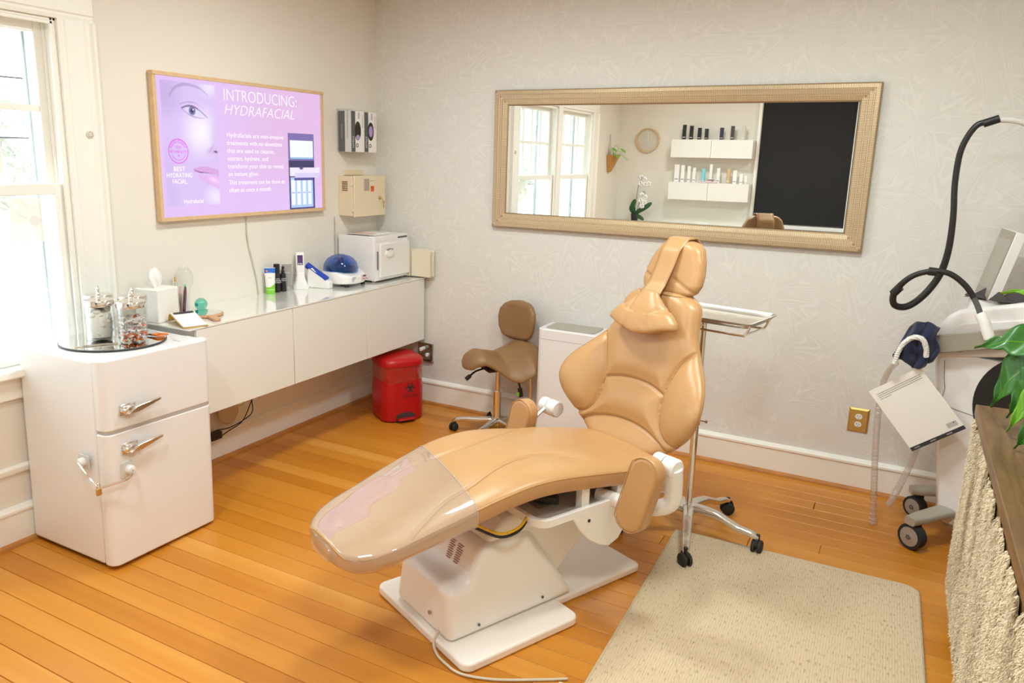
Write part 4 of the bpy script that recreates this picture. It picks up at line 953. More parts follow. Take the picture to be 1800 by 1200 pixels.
b = bm_new(); prism(b, [(-.062, .004), (.062, .004), (.062, .045), (.03, .062), (-.03, .062), (-.062, .045)], .1285, .1345, 'x'); obj('pedal_recess', b, DARKEDGE, bn)
# biohazard emblem and word (face +x of the bin)
b = bm_new()
def arc_poly(cx, cy, r0_, r1_, a0, a1, n=16):
    A = [(cx+r1_*math.cos(a0+(a1-a0)*k/n), cy+r1_*math.sin(a0+(a1-a0)*k/n)) for k in range(n+1)]
    B = [(cx+r0_*math.cos(a0+(a1-a0)*k/n), cy+r0_*math.sin(a0+(a1-a0)*k/n)) for k in range(n+1)]
    for k in range(n): b.faces.new([b.verts.new((.1350, p[0]+.03, p[1]+.215)) for p in (A[k], A[k+1], B[k+1], B[k])])
for k in range(3):
    a = PI/2+k*2*PI/3; arc_poly(.019*math.cos(a), .019*math.sin(a), .0125, .0185, a-PI*.82, a+PI*.82) if False else arc_poly(.019*math.cos(a), .019*math.sin(a), .0115, .018, a+.55-2*PI, a-.55)
arc_poly(0, 0, .015, .0185, 0, 2*PI, 24); arc_poly(0, 0, .0, .005, 0, 2*PI, 12)
obj('biohazard_symbol', b, INK, bn, smooth=False)
text('label_text', 'BIOHAZARD', .017, INK, bn, (.1350, .03, .168), RA)
text('label_text', 'INFECTIOUS WASTE', .009, INK, bn, (.1350, .03, .155), RA)

# ------------------------------------------------------------------ glove dispenser and sharps cabinet on the left wall
gd = thing('glove_dispenser', 'clear wall holder carrying the exam glove boxes', 'holder', (0, -.253, 1.613))
b = bm_new(); box(b, .0, .104, -.131, .131, 0, .003); box(b, 0, .003, -.131, .131, .003, .255); box(b, 0, .104, -.131, -.1285, .003, .255); box(b, 0, .104, .1285, .131, .003, .255); obj('acrylic_shell', b, CLEAR, gd, smooth=False)
for k, (lab, bit) in enumerate((('left box of purple exam gloves, nearly empty, in the wall holder', 0), ('right box of purple exam gloves with gloves showing in the wall holder', 1))):
    g = thing('glove_box', lab, 'box', (.053, -.253-.0640+k*.127, 1.6165), 0, 'boxes of exam gloves')
    b = bm_new(); box(b, -.047, .047, -.0610, .0610, 0, .240); obj('carton', b, PAPER, g, bevel=.001, smooth=False)
    b = bm_new(); box(b, .0471, .0476, -.0605, -.022, .002, .238); obj('dark_band', b, DGREY, g, smooth=False)
    b = bm_new(); box(b, -.047, .0, -.0616, -.0611, .002, .238); obj('dark_band', b, DGREY, g, smooth=False)
    b = bm_new(); b.faces.new([b.verts.new((.0479, .002+.030*math.cos(2*PI*i/28), .125+.055*math.sin(2*PI*i/28))) for i in range(28)]); op = obj('oval_opening', b, mat('box_inside'+str(k), (.035, .028, .018), .9), g, smooth=False)
    b = bm_new(); hz = -.02 if bit == 0 else .018
    lathe(b, [(.001, .0), (.012, .001), (.020, -.001)], 14, (0, 0, 0), 'x')
    for v in b.verts: r_ = math.hypot(v.co.y, v.co.z); v.co = Vector((.0486+.004*max(0, 1-r_/.02), .002+v.co.y*(1.0 if bit else .9), .125+hz-.018+v.co.z*(1.7 if bit else .75)))
    obj('glove_tuft', b, PURPLE, g)
    b = bm_new(); box(b, .0471, .0477, .005, .020, .195, .232); obj('print_block', b, mat('lilac_print'+str(k), (.55, .45, .62), .6), g, smooth=False)
    text('print_text', 'EXAM GLOVES', .011, DGREY, g, (.0479, .046, .18), (PI/2, PI/2, PI/2)); text('print_text', 'NITRILE', .020, PAPER, g, (.0479, -.042, .060), (PI/2, -PI/2, PI/2))
    b = bm_new()
    for i in range(16): a, a2 = 2*PI*i/16, 2*PI*(i+1)/16; b.faces.new([b.verts.new((.0479, -.004+r_*math.cos(x), .040+r_*math.sin(x))) for r_, x in ((.012, a), (.012, a2), (.007, a2), (.007, a))])
    obj('round_mark', b, INK, g, smooth=False)
    if k == 0:
        text('print_text', 'POWDER FREE EXAM GLOVES', .012, DGREY, g, (.020, -.0617, .16), (PI/2, PI/2, 0)); text('print_text', 'medical grade nitrile', .010, PAPER, g, (-.022, -.0618, .12), (PI/2, PI/2, 0))
sh = thing('sharps_cabinet', 'beige locking sharps cabinet with orange biohazard sticker on the wall', 'cabinet', (0, -.226, 1.23))
b = bm_new(); box(b, 0, .107, -.157, .150, .004, .243); obj('housing', b, BEIGEP, sh, bevel=.004)
b = bm_new(); box(b, .109, .121, -.155, .158, .0, .247); dr = obj('door', b, BEIGEP, sh, bevel=.003)
for z in (.20, .045):
    b = bm_new(); box(b, .095, .116, -.162, -.156, z-.013, z+.013); obj('hinge', b, BEIGEP, sh, bevel=.002)
b = bm_new(); [box(b, .030+i*.011, .0375+i*.011, -.1588, -.1572, .155+j*.0125, .163+j*.0125) for i in range(4) for j in range(5)]; obj('vent_holes', b, mat('vent_dark', (.20, .13, .06), .9), sh, smooth=False)
b = bm_new(); box(b, .1212, .1222, -.060, -.008, .155, .228); obj('viewing_window', b, mat('smoked_window', (.42, .37, .30), .2), dr, smooth=False)
b = bm_new(); box(b, .1212, .1218, .005, .045, .187, .233); obj('label', b, CREAMP, dr, smooth=False)
b = bm_new(); box(b, .1212, .1220, .006, .040, .150, .184); stk = obj('orange_sticker', b, mat('orange_sticker', (.85, .13, .01), .5), dr, smooth=False); text('sticker_text', '\u2623', .03, INK, dr, (.1222, .023, .167), RA); text('label_text', 'SHARPS ONLY', .007, INK, dr, (.1220, .025, .215), RA)
b = bm_new(); lathe(b, [(.011, .121), (.011, .127), (.007, .130)], 16, (0, .098, .110), 'x'); obj('lock', b, BRASS, dr)
b = bm_new(); tube(b, [(.132, .098, .110), (.137, .102, .106), (.137, .118, .092)], .0012, 5); lathe(b, [(.008, .136), (.008, .138)], 12, (0, .120, .082), 'x'); box(b, .136, .138, .1175, .1225, .045, .078); obj('key', b, BRASS, dr)
wb = thing('wall_bracket', 'flat beige plate on the wall above the sharps cabinet', 'plate', (0, -.23, 1.477)); b = bm_new(); box(b, 0, .008, -.10, .08, -.0, .03); obj('plate', b, BEIGEP, wb, bevel=.002)

# ------------------------------------------------------------------ towel warmer on the worktop
GZ = .8458
tw = thing('towel_warmer', 'white towel warmer cabinet with an oval door handle at the worktop corner end', 'towel warmer', (.0, -.245, GZ))
b = bm_new(); box(b, .02, .29, -.172, .172, .012, .278); obj('body', b, MACH, tw, bevel=.004)
b = bm_new(); box(b, .291, .298, -.172, .172, .012, .278); box(b, .298, .300, -.16, .165, .25, .272); obj('front_frame', b, MACH, tw, bevel=.003)
b = bm_new(); box(b, .300, .318, -.140, .165, .030, .236); d_ = obj('door', b, MACH, tw, bevel=.004)
b = bm_new(); lathe(b, [(.001, .330), (.020, .3295), (.025, .325), (.026, .318)], 28, (0, 0, 0), 'x')
for v in b.verts: v.co.y = v.co.y*1.6-.055; v.co.z = v.co.z*1.0+.175
obj('handle', b, PLAST, d_)
b = bm_new(); lathe(b, [(.0225, .3195), (.0225, .3285)], 28, (0, 0, 0), 'x')
for v in b.verts: v.co.y = v.co.y*1.35-.055; v.co.z = v.co.z*.35+.196
obj('handle_recess', b, mat('recess_grey', (.30, .28, .27), .4), d_)
b = bm_new(); box(b, .3002, .3012, .06, .160, .256, .266); obj('control_strip', b, DGREY, tw, smooth=False)
b = bm_new(); box(b, .299, .3025, -.152, -.146, .08, .19); obj('hinge_bar', b, DGREY, tw, smooth=False)
for fx, fy in ((.04, -.15), (.04, .15), (.27, -.15), (.27, .15)): b = bm_new(); lathe(b, [(.010, 0), (.012, .012)], 12, (fx, fy, 0)); obj('foot', b, GREYP, tw)
lf = thing('leaflet', 'loose paper leaflet lying on top of the towel warmer', 'paper', (.15, -.25, GZ+.2785)); b = bm_new(); grid(b, lambda u, v: (-.10+.2*u, -.15+.21*v, .002+.012*max(0, u*0+v-.75)+.010*max(0, .2-v)*2), 6, 12); o = obj('sheet', b, PAPER, lf); s_ = o.modifiers.new('s', 'SOLIDIFY'); s_.thickness = .001
b = bm_new(); prism(b, [(-.07, -.12), (.05, -.12), (.05, -.02), (-.07, -.02)], .0045, .0052); obj('printed_block', b, mat('pink_print', (.75, .55, .48), .7), lf, smooth=False)
# paper towels in a wall holder on the wallpaper wall
pt = thing('paper_towels', 'stack of cream folded paper towels held against the wallpaper wall', 'paper towels', (.36, 0, .855))
for k in range(8):
    b = bm_new(); R = random.Random(k+3); box(b, -.040, .105-.004*(k % 3), -.0065, 0, -.002, .160+.004*(k % 3)); o = obj('paper_towel', b, CREAMP, pt, bevel=.002); o.location = (R.uniform(-.012, .012), -.006-k*.0078, R.uniform(-.004, .004)); o.rotation_euler = (0, R.uniform(-.06, .06), 0)
b = bm_new(); box(b, -.10, -.045, -.075, -.0005, -.004, .165); obj('holder', b, mat('holder_cream', (.70, .63, .48), .6), pt, bevel=.002)
# ------------------------------------------------------------------ centrifuge
ce = thing('centrifuge', 'small white centrifuge with a translucent blue dome lid', 'centrifuge', (.170, -.556, GZ))
def cring(z, s, sx=1): return [(x*s*sx, y*s) for x, y in rrect(-.118, .118, -.114, .114, .095, 8)]
b = bm_new(); rings = [[b.verts.new((x, y, z-(.022*max(0, (x-.03)/.07) if z > .06 else 0))) for x, y in cring(z, s)] for z, s in ((.018, .93), (.022, 1.0), (.055, 1.03), (.080, 1.0), (.088, .95), (.090, .70))]
n_ = len(rings[0])
for A, B in zip(rings, rings[1:]):
    for k in range(n_): b.faces.new((A[k], A[(k+1) % n_], B[(k+1) % n_], B[k]))
b.faces.new(rings[0][::-1]); b.faces.new(rings[-1]); obj('base', b, PLAST, ce)
b = bm_new(); lathe(b, [(.103, .088), (.102, .105), (.094, .132), (.077, .156), (.053, .171), (.026, .179), (.001, .181)], 40, (-.012, -.01, 0), cap=False); obj('dome_lid', b, BLUED, ce)
b = bm_new(); lathe(b, [(.088, .090), (.084, .112), (.035, .128), (.001, .130)], 32, (-.012, -.01, 0)); lathe(b, [(.018, .125), (.018, .160)], 16, (-.012, -.01, 0)); obj('rotor', b, mat('rotor_dark', (.012, .02, .05), .35), ce)
for fx, fy in ((.08, -.07), (.08, .08), (-.07, -.07), (-.07, .08)): b = bm_new(); lathe(b, [(.014, 0), (.010, .02)], 12, (fx, fy, 0)); obj('foot', b, BLACK, ce)
b = bm_new(); box(b, .1175, .1212, .012, .088, .030, .066); pn = obj('control_panel', b, mat('panel_pink', (.75, .62, .60), .4), ce, bevel=.004)
b = bm_new(); box(b, .1205, .1222, .030, .058, .055, .063); obj('display', b, INK, ce, smooth=False)
for k in range(4): b = bm_new(); lathe(b, [(.0035, .1205), (.003, .1228)], 10, (0, .030+.014*k, .044-(.004*(k % 2))), 'x'); obj('button', b, (DGREY, DGREY, RED, DGREY)[k], ce)
b = bm_new(); [box(b, .1212, .1222, -.07, -.035-.008*k, .058-.008*k, .0605-.008*k) for k in range(4)]; obj('printed_lines', b, mat('blue_print', (.12, .12, .35), .5), ce, smooth=False)
# wedge dryer with blue tube
wd = thing('blue_handheld_device', 'white cradle holding a slanted blue handheld device', 'device', (.150, -.722, GZ), math.radians(-78))
b = bm_new(); prism(b, [(-.085, .0), (.055, .0), (.055, .040), (.035, .050), (-.05, .115), (-.075, .118), (-.085, .085)], -.024, .024, 'x')
for v in b.verts: pass
o = obj('cradle', b, PLAST, wd, bevel=.006, seg=3); 
b = bm_new(); tube(b, [(.006, -.094, .128), (.006, -.02, .082), (.006, .035, .050)], .0185, 16, smooth=False); o = obj('blue_handle', b, BLUE, wd, bevel=.003)
# thermometer in stand
tm = thing('infrared_thermometer', 'white handheld thermometer with purple screen in a charging stand', 'thermometer', (.056, -.800, GZ), math.radians(-45))
b = bm_new(); V1 = [[b.verts.new((x*sx, y*sy, z)) for x, y in rrect(-.045, .045, -.045, .045, .018, 4)] for z, sx, sy in ((0, 1, 1), (.010, 1, 1), (.05, .72, .62), (.085, .62, .42), (.09, .5, .35))]
for A, B in zip(V1, V1[1:]):
    for k in range(len(A)): b.faces.new((A[k], A[(k+1) % len(A)], B[(k+1) % len(A)], B[k]))
b.faces.new(V1[0][::-1]); b.faces.new(V1[-1]); obj('stand', b, PLAST, tm)
b = bm_new(); prism(b, rrect(-.021, .021, -.024, .024, .012), .07, .205); 
for v in b.verts: v.co.x += (v.co.z-.07)*-.12
o = obj('handset', b, PLAST, tm, bevel=.008, seg=4)
b = bm_new(); prism(b, [(-.015, .135), (.015, .135), (.015, .190), (-.015, .190)], .0205, .0218, 'x')
for v in b.verts: v.co.x += (v.co.z-.07)*-.12
obj('purple_display', b, mat('purple_screen', (.08, .03, .16), .3), tm, smooth=False)
for k in range(3): b = bm_new(); box(b, .0128, .0146, -.011+.008*k, -.006+.008*k, .139, .145); obj('button', b, PAPER, tm, smooth=False)
b = bm_new(); box(b, -.010, .008, -.0255, -.0225, .09, .115); obj('trigger', b, mat('violet', (.10, .04, .22), .4), tm, bevel=.002)
# bottles on the worktop
def T_(nm, lab, cat, loc, group=None, rz=0): return thing(nm, lab, cat, loc, rz, group)
G1 = 'skincare bottles on the worktop'
t = T_('lotion_tube', 'white, blue and green lotion tube standing on its lime cap', 'tube', (.045, -1.028, GZ), G1, math.radians(-45))
b = bm_new(); lathe(b, [(.019, 0), (.020, .004), (.020, .020), (.019, .022)], 20); 
for v in b.verts: v.co.y *= 1.25
obj('cap', b, GREEN, t)
b = bm_new()
def tubef(u, v):
    a = 2*PI*v; z = .022+.120*u; rx = .0185*(1-u)+.0015*u; ry = .024*(1-u)+.029*u; return (rx*math.cos(a), ry*math.sin(a), z)
V_ = grid(b, tubef, 10, 24, close_v=True); b.faces.new(V_[-1]); obj('sleeve', b, PAPER, t)
b = bm_new(); V_ = grid(b, lambda u, v: tuple(Vector(tubef(.76+.22*u, v))*1.0+Vector((.0006*math.cos(2*PI*v), .0006*math.sin(2*PI*v), 0))), 3, 24, close_v=True); obj('blue_band', b, mat('band_blue', (.02, .14, .62), .4), t)
b = bm_new(); V_ = grid(b, lambda u, v: tuple(Vector(tubef(.02+(.10+.16*max(0, math.sin(2*PI*v)))*u, v))+Vector((.0006*math.cos(2*PI*v), .0006*math.sin(2*PI*v), 0))), 3, 24, close_v=True); obj('green_band', b, GREEN, t)
text('label_text', 'BODY', .010, PAPER, t, (.0062, -.002, .113), RA); text('label_text', 'lotion', .008, DGREY, t, (.0102, 0, .088), RA)
b = bm_new(); prism(b, rrect(-.022, -.010, .121, .129, .001), .0058, .0066, 'x'); obj('orange_mark', b, mat('orange_mark', (.9, .3, .03), .5), t)
def bottle(nm, lab, y, x, r, h, m, capm, capr, caph, txt=None):
    t = T_(nm, lab, 'bottle', (x, y, GZ), G1); b = bm_new(); lathe(b, [(r*.92, 0), (r, .003), (r, h-.006), (r*.9, h), (capr*.8, h+.002)], 24); obj('body', b, m, t)
    b = bm_new(); lathe(b, [(capr, h+.002), (capr, h+caph-.002), (capr*.85, h+caph)], 20); obj('cap', b, capm, t)
    if txt:
        for k, s in enumerate(txt): text('label_text', s, .009, PAPER, t, (r*math.cos(-.6)+.0015, r*math.sin(-.6)*1.0, h*.72-k*.010), (PI/2, 0, PI/2-.6))
    return t
bottle('pump_bottle', 'tall matte black bottle with a black cap beside the green-capped tube', -.976, .045, .0170, .105, BLACK, BLACK, .0170, .052, ('SKIN', 'DEFENSE', 'HYDRATE'))
t = bottle('spray_bottle', 'shorter black spray bottle with narrow neck', -.936, .052, .0160, .100, BLACK, BLACK, .0085, .020, ('CLEAR', 'TONE'))
b = bm_new(); lathe(b, [(.0065, .120), (.0060, .140), (.001, .141)], 14); box(b, .0, .011, -.0025, .0025, .130, .136); obj('spray_nozzle', b, BLACK, t)
t = T_('gel_tube', 'grey translucent squeeze tube on a clear cap', 'tube', (.045, -.896, GZ), G1, math.radians(-45)); b = bm_new(); lathe(b, [(.016, 0), (.0165, .02), (.015, .022)], 20); obj('cap', b, mat('silver_cap', (.55, .54, .52), .3, .5), t)
b = bm_new(); V_ = grid(b, lambda u, v: ((.0155*(1-u)+.001*u)*math.cos(2*PI*v), (.018*(1-u)+.027*u)*math.sin(2*PI*v), .022+.125*u), 10, 24, close_v=True); b.faces.new(V_[-1]); obj('sleeve', b, mat('grey_tube', (.35, .33, .31), .35), t); text('label_text', 'eye gel', .010, PAPER, t, (.0095, 0, .10), RA)
t = bottle('glass_bottle', 'small empty clear glass bottle with clear pump top', -.858, .055, .0150, .080, CLEAR, CLEAR, .0095, .045)

# ------------------------------------------------------------------ worktop left end
tb = thing('tissue_box', 'white square tissue box cover with a tissue pulled up', 'tissue box', (.125, -1.825+.008, GZ), math.radians(8))
b = bm_new(); prism(b, rrect(-.066, .066, -.066, .066, .008), 0, .150); obj('box_cover', b, mat('ceramic_white', (.86, .84, .80), .3), tb, bevel=.004)
b = bm_new()
def tis(u, v): a = 2*PI*v; r = (.014+.024*math.sin(u*PI*.7)+.006*math.sin(5*a+u*3))*(1-.75*u**2.5); return (r*math.cos(a)*.7, r*math.sin(a)*1.1-.012*u, .149+.085*u+.008*math.sin(2*a)*u)
V_ = grid(b, tis, 10, 40, close_v=True); b.faces.new(V_[-1]); obj('tissue', b, PAPER, tb, ang=80)
gm = thing('glass_canister', 'empty clear glass tumbler standing behind the tissue box', 'glass', (.055, -1.715, GZ)); b = bm_new(); lathe(b, [(.025, 0), (.027, .004), (.034, .10), (.036, .165), (.0345, .165), (.032, .10), (.025, .006)], 28, cap=False); obj('bowl', b, CLEAR, gm)
pc2 = thing('clear_pen_cup', 'clear acrylic cup crowded with pens and brushes', 'cup', (.10, -1.665, GZ))
b = bm_new(); lathe(b, [(.026, 0), (.0262, .003), (.028, .10), (.0265, .10), (.025, .004)], 28, cap=False); obj('cup_wall', b, CLEAR, pc2)
cols_ = [('purple pen', (.14, .02, .10)), ('lime green highlighter', (.10, .60, .12)), ('white marker', (.82, .80, .77)), ('amber-handled brush', (.55, .30, .06)), ('silver tweezers', (.6, .58, .54)), ('pink nail file', (.72, .45, .42))]
for k, (nm_, c_) in enumerate(cols_):
    a = k*1.05+.4; L_ = (.125, .13, .12, .17, .15, .13)[k]
    t = thing(nm_.split()[-1], nm_+' standing in the clear acrylic cup', 'brush' if 'brush' in nm_ else 'pen' if k < 3 else nm_.split()[-1], (.10+.011*math.cos(a), -1.665+.011*math.sin(a), GZ+.005), 0, 'things in the pen cup')
    b = bm_new(); tube(b, [(0, 0, 0), (.010*math.cos(a), .010*math.sin(a), L_*.72)], .0065 if k != 5 else .008, 10, smooth=False, flat=1 if k != 5 else .25); obj('barrel', b, mat('stick_%d' % k, c_, .4), t)
    b = bm_new(); tube(b, [(.010*math.cos(a), .010*math.sin(a), L_*.72), (.0138*math.cos(a), .0138*math.sin(a), L_)], lambda q: .0072*(1-.5*q), 10, smooth=False); obj('tip', b, mat('tip_%d' % k, tuple(min(1, v*1.1+.02) for v in c_), .35), t)
vs_ = thing('glass_vase_bowl', 'round clear glass bulb vase behind the pen cup', 'vase', (.050, -1.600, GZ)); b = bm_new(); lathe(b, [(.018, 0), (.020, .05), (.024, .10), (.038, .13), (.043, .16), (.036, .19), (.022, .205), (.024, .212)], 32, cap=False); obj('bowl', b, CLEAR, vs_)
bl = thing('aqua_glass_ball', 'small translucent aqua glass ball on the worktop', 'ball', (.110, -1.560, GZ)); b = bm_new(); lathe(b, [(.001, .0)]+[(.030*math.sin(PI*k/16), .0302-.030*math.cos(PI*k/16)) for k in range(1, 16)]+[(.001, .0602)], 32, cap=False); obj('sphere', b, AQUA, bl); b = bm_new(); lathe(b, [(.008, -.030), (.0075, -.0345), (.001, -.036)], 16, (.006, 0, .033), 'y'); obj('stopper', b, mat('teal', (.02, .38, .40), .3), bl)
hm = thing('hand_mirror', 'round wooden-backed hand mirror with short handle lying on worktop', 'hand mirror', (.215, -1.630, GZ+.001), math.radians(-22))
b = bm_new(); lathe(b, [(.080, 0), (.083, .004), (.083, .009), (.080, .012)], 40); prism(b, rrect(.070, .165, -.018, .018, .014), .0, .011); obj('wooden_back', b, mat('pale_wood', (.58, .32, .16), .5), hm, bevel=.002)
b = bm_new(); lathe(b, [(.076, .0122), (.076, .0135)], 40); obj('mirror_disc', b, MIRROR, hm)
cl = thing('desk_calendar', 'small tented paper calendar with an ochre back at the worktop end', 'calendar', (.292, -1.798, GZ+.0005), math.radians(-20))
b = bm_new(); grid(b, lambda u, v: (-.085+.19*v*1.0, -.055+.11*u, float(np.interp(v, [0, .06, .14, .22, .6, 1], [.003, .030, .040, .036, .018, .002]))), 2, 30); o = obj('card', b, mat('ochre_card', (.62, .38, .10), .6), cl); s_ = o.modifiers.new('s', 'SOLIDIFY'); s_.thickness = .002
b = bm_new(); grid(b, lambda u, v: (-.055+.155*v, -.052+.104*u, float(np.interp(v, [0, .1, .5, 1], [.0425, .0385, .0225, .0055]))), 2, 20); pg = obj('page', b, PAPER, cl); 
b = bm_new(); grid(b, lambda u, v: (-.050+.018*v, -.045+.09*u, .0440-.002*v), 2, 2); obj('header_band', b, INK, cl, smooth=False)
for r_ in range(5):
    for c_ in range(7):
        b = bm_new(); x_ = -.018+r_*.022; z_ = .036-.0065*(x_+.055)/.155*5.2; box(b, x_, x_+.004, -.045+c_*.0135, -.041+c_*.0135, z_-.001, z_+.0004); 
        if (r_+c_) % 2 == 0: obj('date_mark', b, mat('date_ink', (.25, .28, .45), .6) if (r_ == 0 and c_ == 0) else bpy.data.materials['date_ink'], cl, smooth=False)
        else: b.free()
# ------------------------------------------------------------------ mirror tray and jars on the fridge
FZ = .012+.818+.0062
mt = thing('round_mirror_tray', 'round mirrored tray on top of the fridge', 'tray', (.268, -2.148, .0), 0); mt.location.z = .8325
mt.rotation_euler = (math.radians(-1.0), 0, 0)
b = bm_new(); lathe(b, [(.200, 0), (.202, .001), (.202, .005), (.199, .0062)], 64); obj('tray_base', b, DARKEDGE, mt)
b = bm_new(); lathe(b, [(.1985, .0063), (.1985, .0068)], 64); obj('mirror_disc', b, MIRROR, mt)
def jar(lab, x, y, fill):
    t = thing('apothecary_jar', lab, 'jar', (x, y, .8395+.0), 0, 'steel-lidded glass jars on the mirror tray')
    b = bm_new(); lathe(b, [(.040, .002), (.044, .004), (.0455, .010), (.0455, .118), (.042, .126), (.042, .134), (.0400, .134), (.0398, .126), (.0428, .117), (.0428, .012), (.040, .007)], 40, cap=False); b.faces.new([b.verts.new((.040*math.cos(2*PI*k/40), .040*math.sin(2*PI*k/40), .0022)) for k in range(40)]); obj('glass_body', b, CLEAR, t)
    b = bm_new(); lathe(b, [(.0470, .122), (.0475, .124), (.0475, .139), (.0455, .142), (.025, .146), (.006, .1475), (.005, .152), (.004, .154), (.0055, .156), (.0065, .160), (.0055, .164), (.003, .167), (.0028, .169), (.004, .171), (.002, .173)], 40); obj('steel_lid', b, CHROME, t)
    R = random.Random(int(x*1000)); 
    if fill == 'cotton':
        b = bm_new(); lathe(b, [(.02, .006), (.034, .012), (.036, .06), (.030, .10), (.010, .112)], 24)
        for k in range(56):
            r_ = .030*math.sqrt(R.random()); a = R.uniform(0, 6.28); c = Vector((r_*math.cos(a), r_*math.sin(a), .018+.0017*k)); s = R.uniform(.010, .0135)
            bmesh.ops.create_icosphere(b, subdivisions=2, radius=s, matrix=Matrix.Translation(c) @ Matrix.Rotation(R.uniform(0, 3), 4, 'X') @ Matrix.Diagonal((1.1, .85, .7, 1)))
        for v in b.verts: v.co += Vector((noise.noise(v.co*90), noise.noise(v.co*90+Vector((5, 0, 0))), 0))*.003
        o = obj('cotton_fill', b, COTTON, t); o['kind'] = 'stuff'
    elif fill == 'caps':
        for nm_, m_, n_, zr in (('orange_needle_caps', ORANGE, 34, (.008, .034)), ('clear_needle_caps', mat('frosted', (.75, .70, .68), .3), 70, (.012, .088)), ('blue_caps', mat('blue_cap', (.1, .2, .6), .3), 5, (.008, .05)), ('upper_orange_caps', ORANGE, 4, (.05, .085))):
            b = bm_new(); n_ = int(n_*1.7)
            for k in range(n_):
                r_ = .042*math.sqrt(R.random()); a = R.uniform(0, 6.28); c = Vector((r_*math.cos(a), r_*math.sin(a), R.uniform(*zr))); d = Vector((R.uniform(-1, 1), R.uniform(-1, 1), R.uniform(-.6, .6))).normalized()*.007
                p0, p1 = c-d, c+d
                for p_ in (p0, p1):
                    rr2 = math.hypot(p_.x, p_.y)
                    if rr2 > .043: p_.x *= .043/rr2; p_.y *= .043/rr2
                tube(b, [p0, p1], .0036, 7, smooth=False)
            o = obj(nm_, b, m_, t); o['kind'] = 'stuff'
    for c in [c for c in bpy.data.objects if c.parent == t]:
        for v in c.data.vertices: v.co = Vector((v.co.x*1.20, v.co.y*1.20, v.co.z*1.17))
    return t
jar('front jar of orange and clear needle caps on the mirror tray', .362, -2.125, 'caps')
jar('front jar of cotton balls beside the orange cap jar', .237, -2.178, 'cotton')
jar('rear jar of cotton nearest the window, mostly hidden by cotton jar', .133, -2.108, 'cotton')
jar('empty rear steel-lidded jar nearest the tissue box', .265, -2.045, 'none')
tz = thing('steel_tweezers', 'steel spatula tongs lying on the mirror tray front', 'tongs', (.33, -2.245, .8400), math.radians(62))
b = bm_new(); tube(b, [(-.07, -.006, .003), (-.02, -.005, .004), (.06, -.002, .003)], .0028, 8, flat=.5); tube(b, [(-.07, .008, .003), (-.02, .006, .006), (.06, .002, .004)], .0028, 8, flat=.5); prism(b, rrect(-.098, -.066, -.010, .012, .004), .001, .004); obj('tongs', b, STEEL, tz)
np2 = thing('orange_nippers', 'orange-handled nippers lying on the mirror tray', 'nippers', (.345, -2.025, .8400), math.radians(20))
b = bm_new(); tube(b, [(0, 0, .004), (.02, -.010, .006), (.045, -.018, .006), (.065, -.010, .004)], .0042, 8); obj('handle', b, ORANGE, np2); b = bm_new(); tube(b, [(0, .002, .004), (.02, .014, .006), (.045, .018, .006), (.060, .026, .004)], .0042, 8); obj('handle', b, ORANGE, np2)
b = bm_new(); tube(b, [(0, 0, .004), (-.012, .002, .004), (-.024, 0, .004)], lambda k: .005*(1-.6*k), 8); obj('jaws', b, DGREY, np2)

# ------------------------------------------------------------------ outlets, sensor, notice, cords
oc = thing('wall_outlet', 'brass-plated double outlet low on the wallpaper wall', 'outlet', (2.973, 0, .366))
b = bm_new(); V1 = [[b.verts.new((x*s, y, z*s2)) for x, z in ((-.046, -.062), (.046, -.062), (.046, .062), (-.046, .062))] for s, s2, y in ((1, 1, 0), (1, 1, -.004), (.80, .86, -.009))]
for A, B in zip(V1, V1[1:]):
    for k in range(4): b.faces.new((A[k], A[(k+1) % 4], B[(k+1) % 4], B[k]))
b.faces.new(V1[-1]); b.faces.new(V1[0][::-1]); obj('cover_plate', b, BRASS, oc, smooth=False)
for z in (.020, -.020):
    b = bm_new(); lathe(b, [(.0165, -.009), (.0165, -.0115)], 24, (0, 0, z), 'y')
    for v in b.verts: v.co.z = z+(v.co.z-z)*.85
    r_ = obj('receptacle', b, PAPER, oc, smooth=False)
    for dx, hh in ((-.006, .004), (.006, .0033)): b = bm_new(); box(b, dx-.0012, dx+.0012, -.0122, -.0116, z+.001-hh*.5, z+.001+hh*1.2); obj('slot', b, INK, r_, smooth=False)
    b = bm_new(); lathe(b, [(.0022, -.0117), (.0022, -.0122)], 10, (0, 0, z-.008), 'y'); obj('ground_hole', b, INK, r_, smooth=False)
b = bm_new(); lathe(b, [(.003, -.009), (.003, -.0105)], 12, (0, 0, 0), 'y'); obj('screw', b, BRASS, oc)
o2 = thing('steel_outlet', 'shiny steel outlet plate with white plugs behind the red bin', 'outlet', (.395, 0, .348))
b = bm_new(); box(b, -.058, .058, -.006, 0, -.058, .058); box(b, .050, .060, -.020, -.004, -.058, .058); box(b, -.058, .064, -.022, -.004, -.064, -.056); obj('cover_plate', b, mat('dark_chrome', (.35, .33, .31), .12, 1), o2, bevel=.003)
for x_, z_, dd in ((-.012, .022, .045), (.018, -.018, .018)): b = bm_new(); lathe(b, [(.013, -.006), (.013, -dd), (.009, -dd-.004)], 16, (x_, 0, z_), 'y'); obj('plug', b, PAPER, o2)
sn = thing('round_sensor', 'small round off-white sensor button stuck on the window casing', 'sensor', (.018, -2.005, 1.657)); b = bm_new(); lathe(b, [(.016, 0), (.016, .004), (.013, .006), (.001, .0065)], 28, (0, 0, 0), 'x'); obj('button', b, mat('sensor_white', (.68, .64, .56), .5), sn); b = bm_new(); lathe(b, [(.011, .0062), (.010, .0072), (.009, .0062)], 24, (0, 0, 0), 'x', cap=False); obj('ring', b, GREYP, sn)
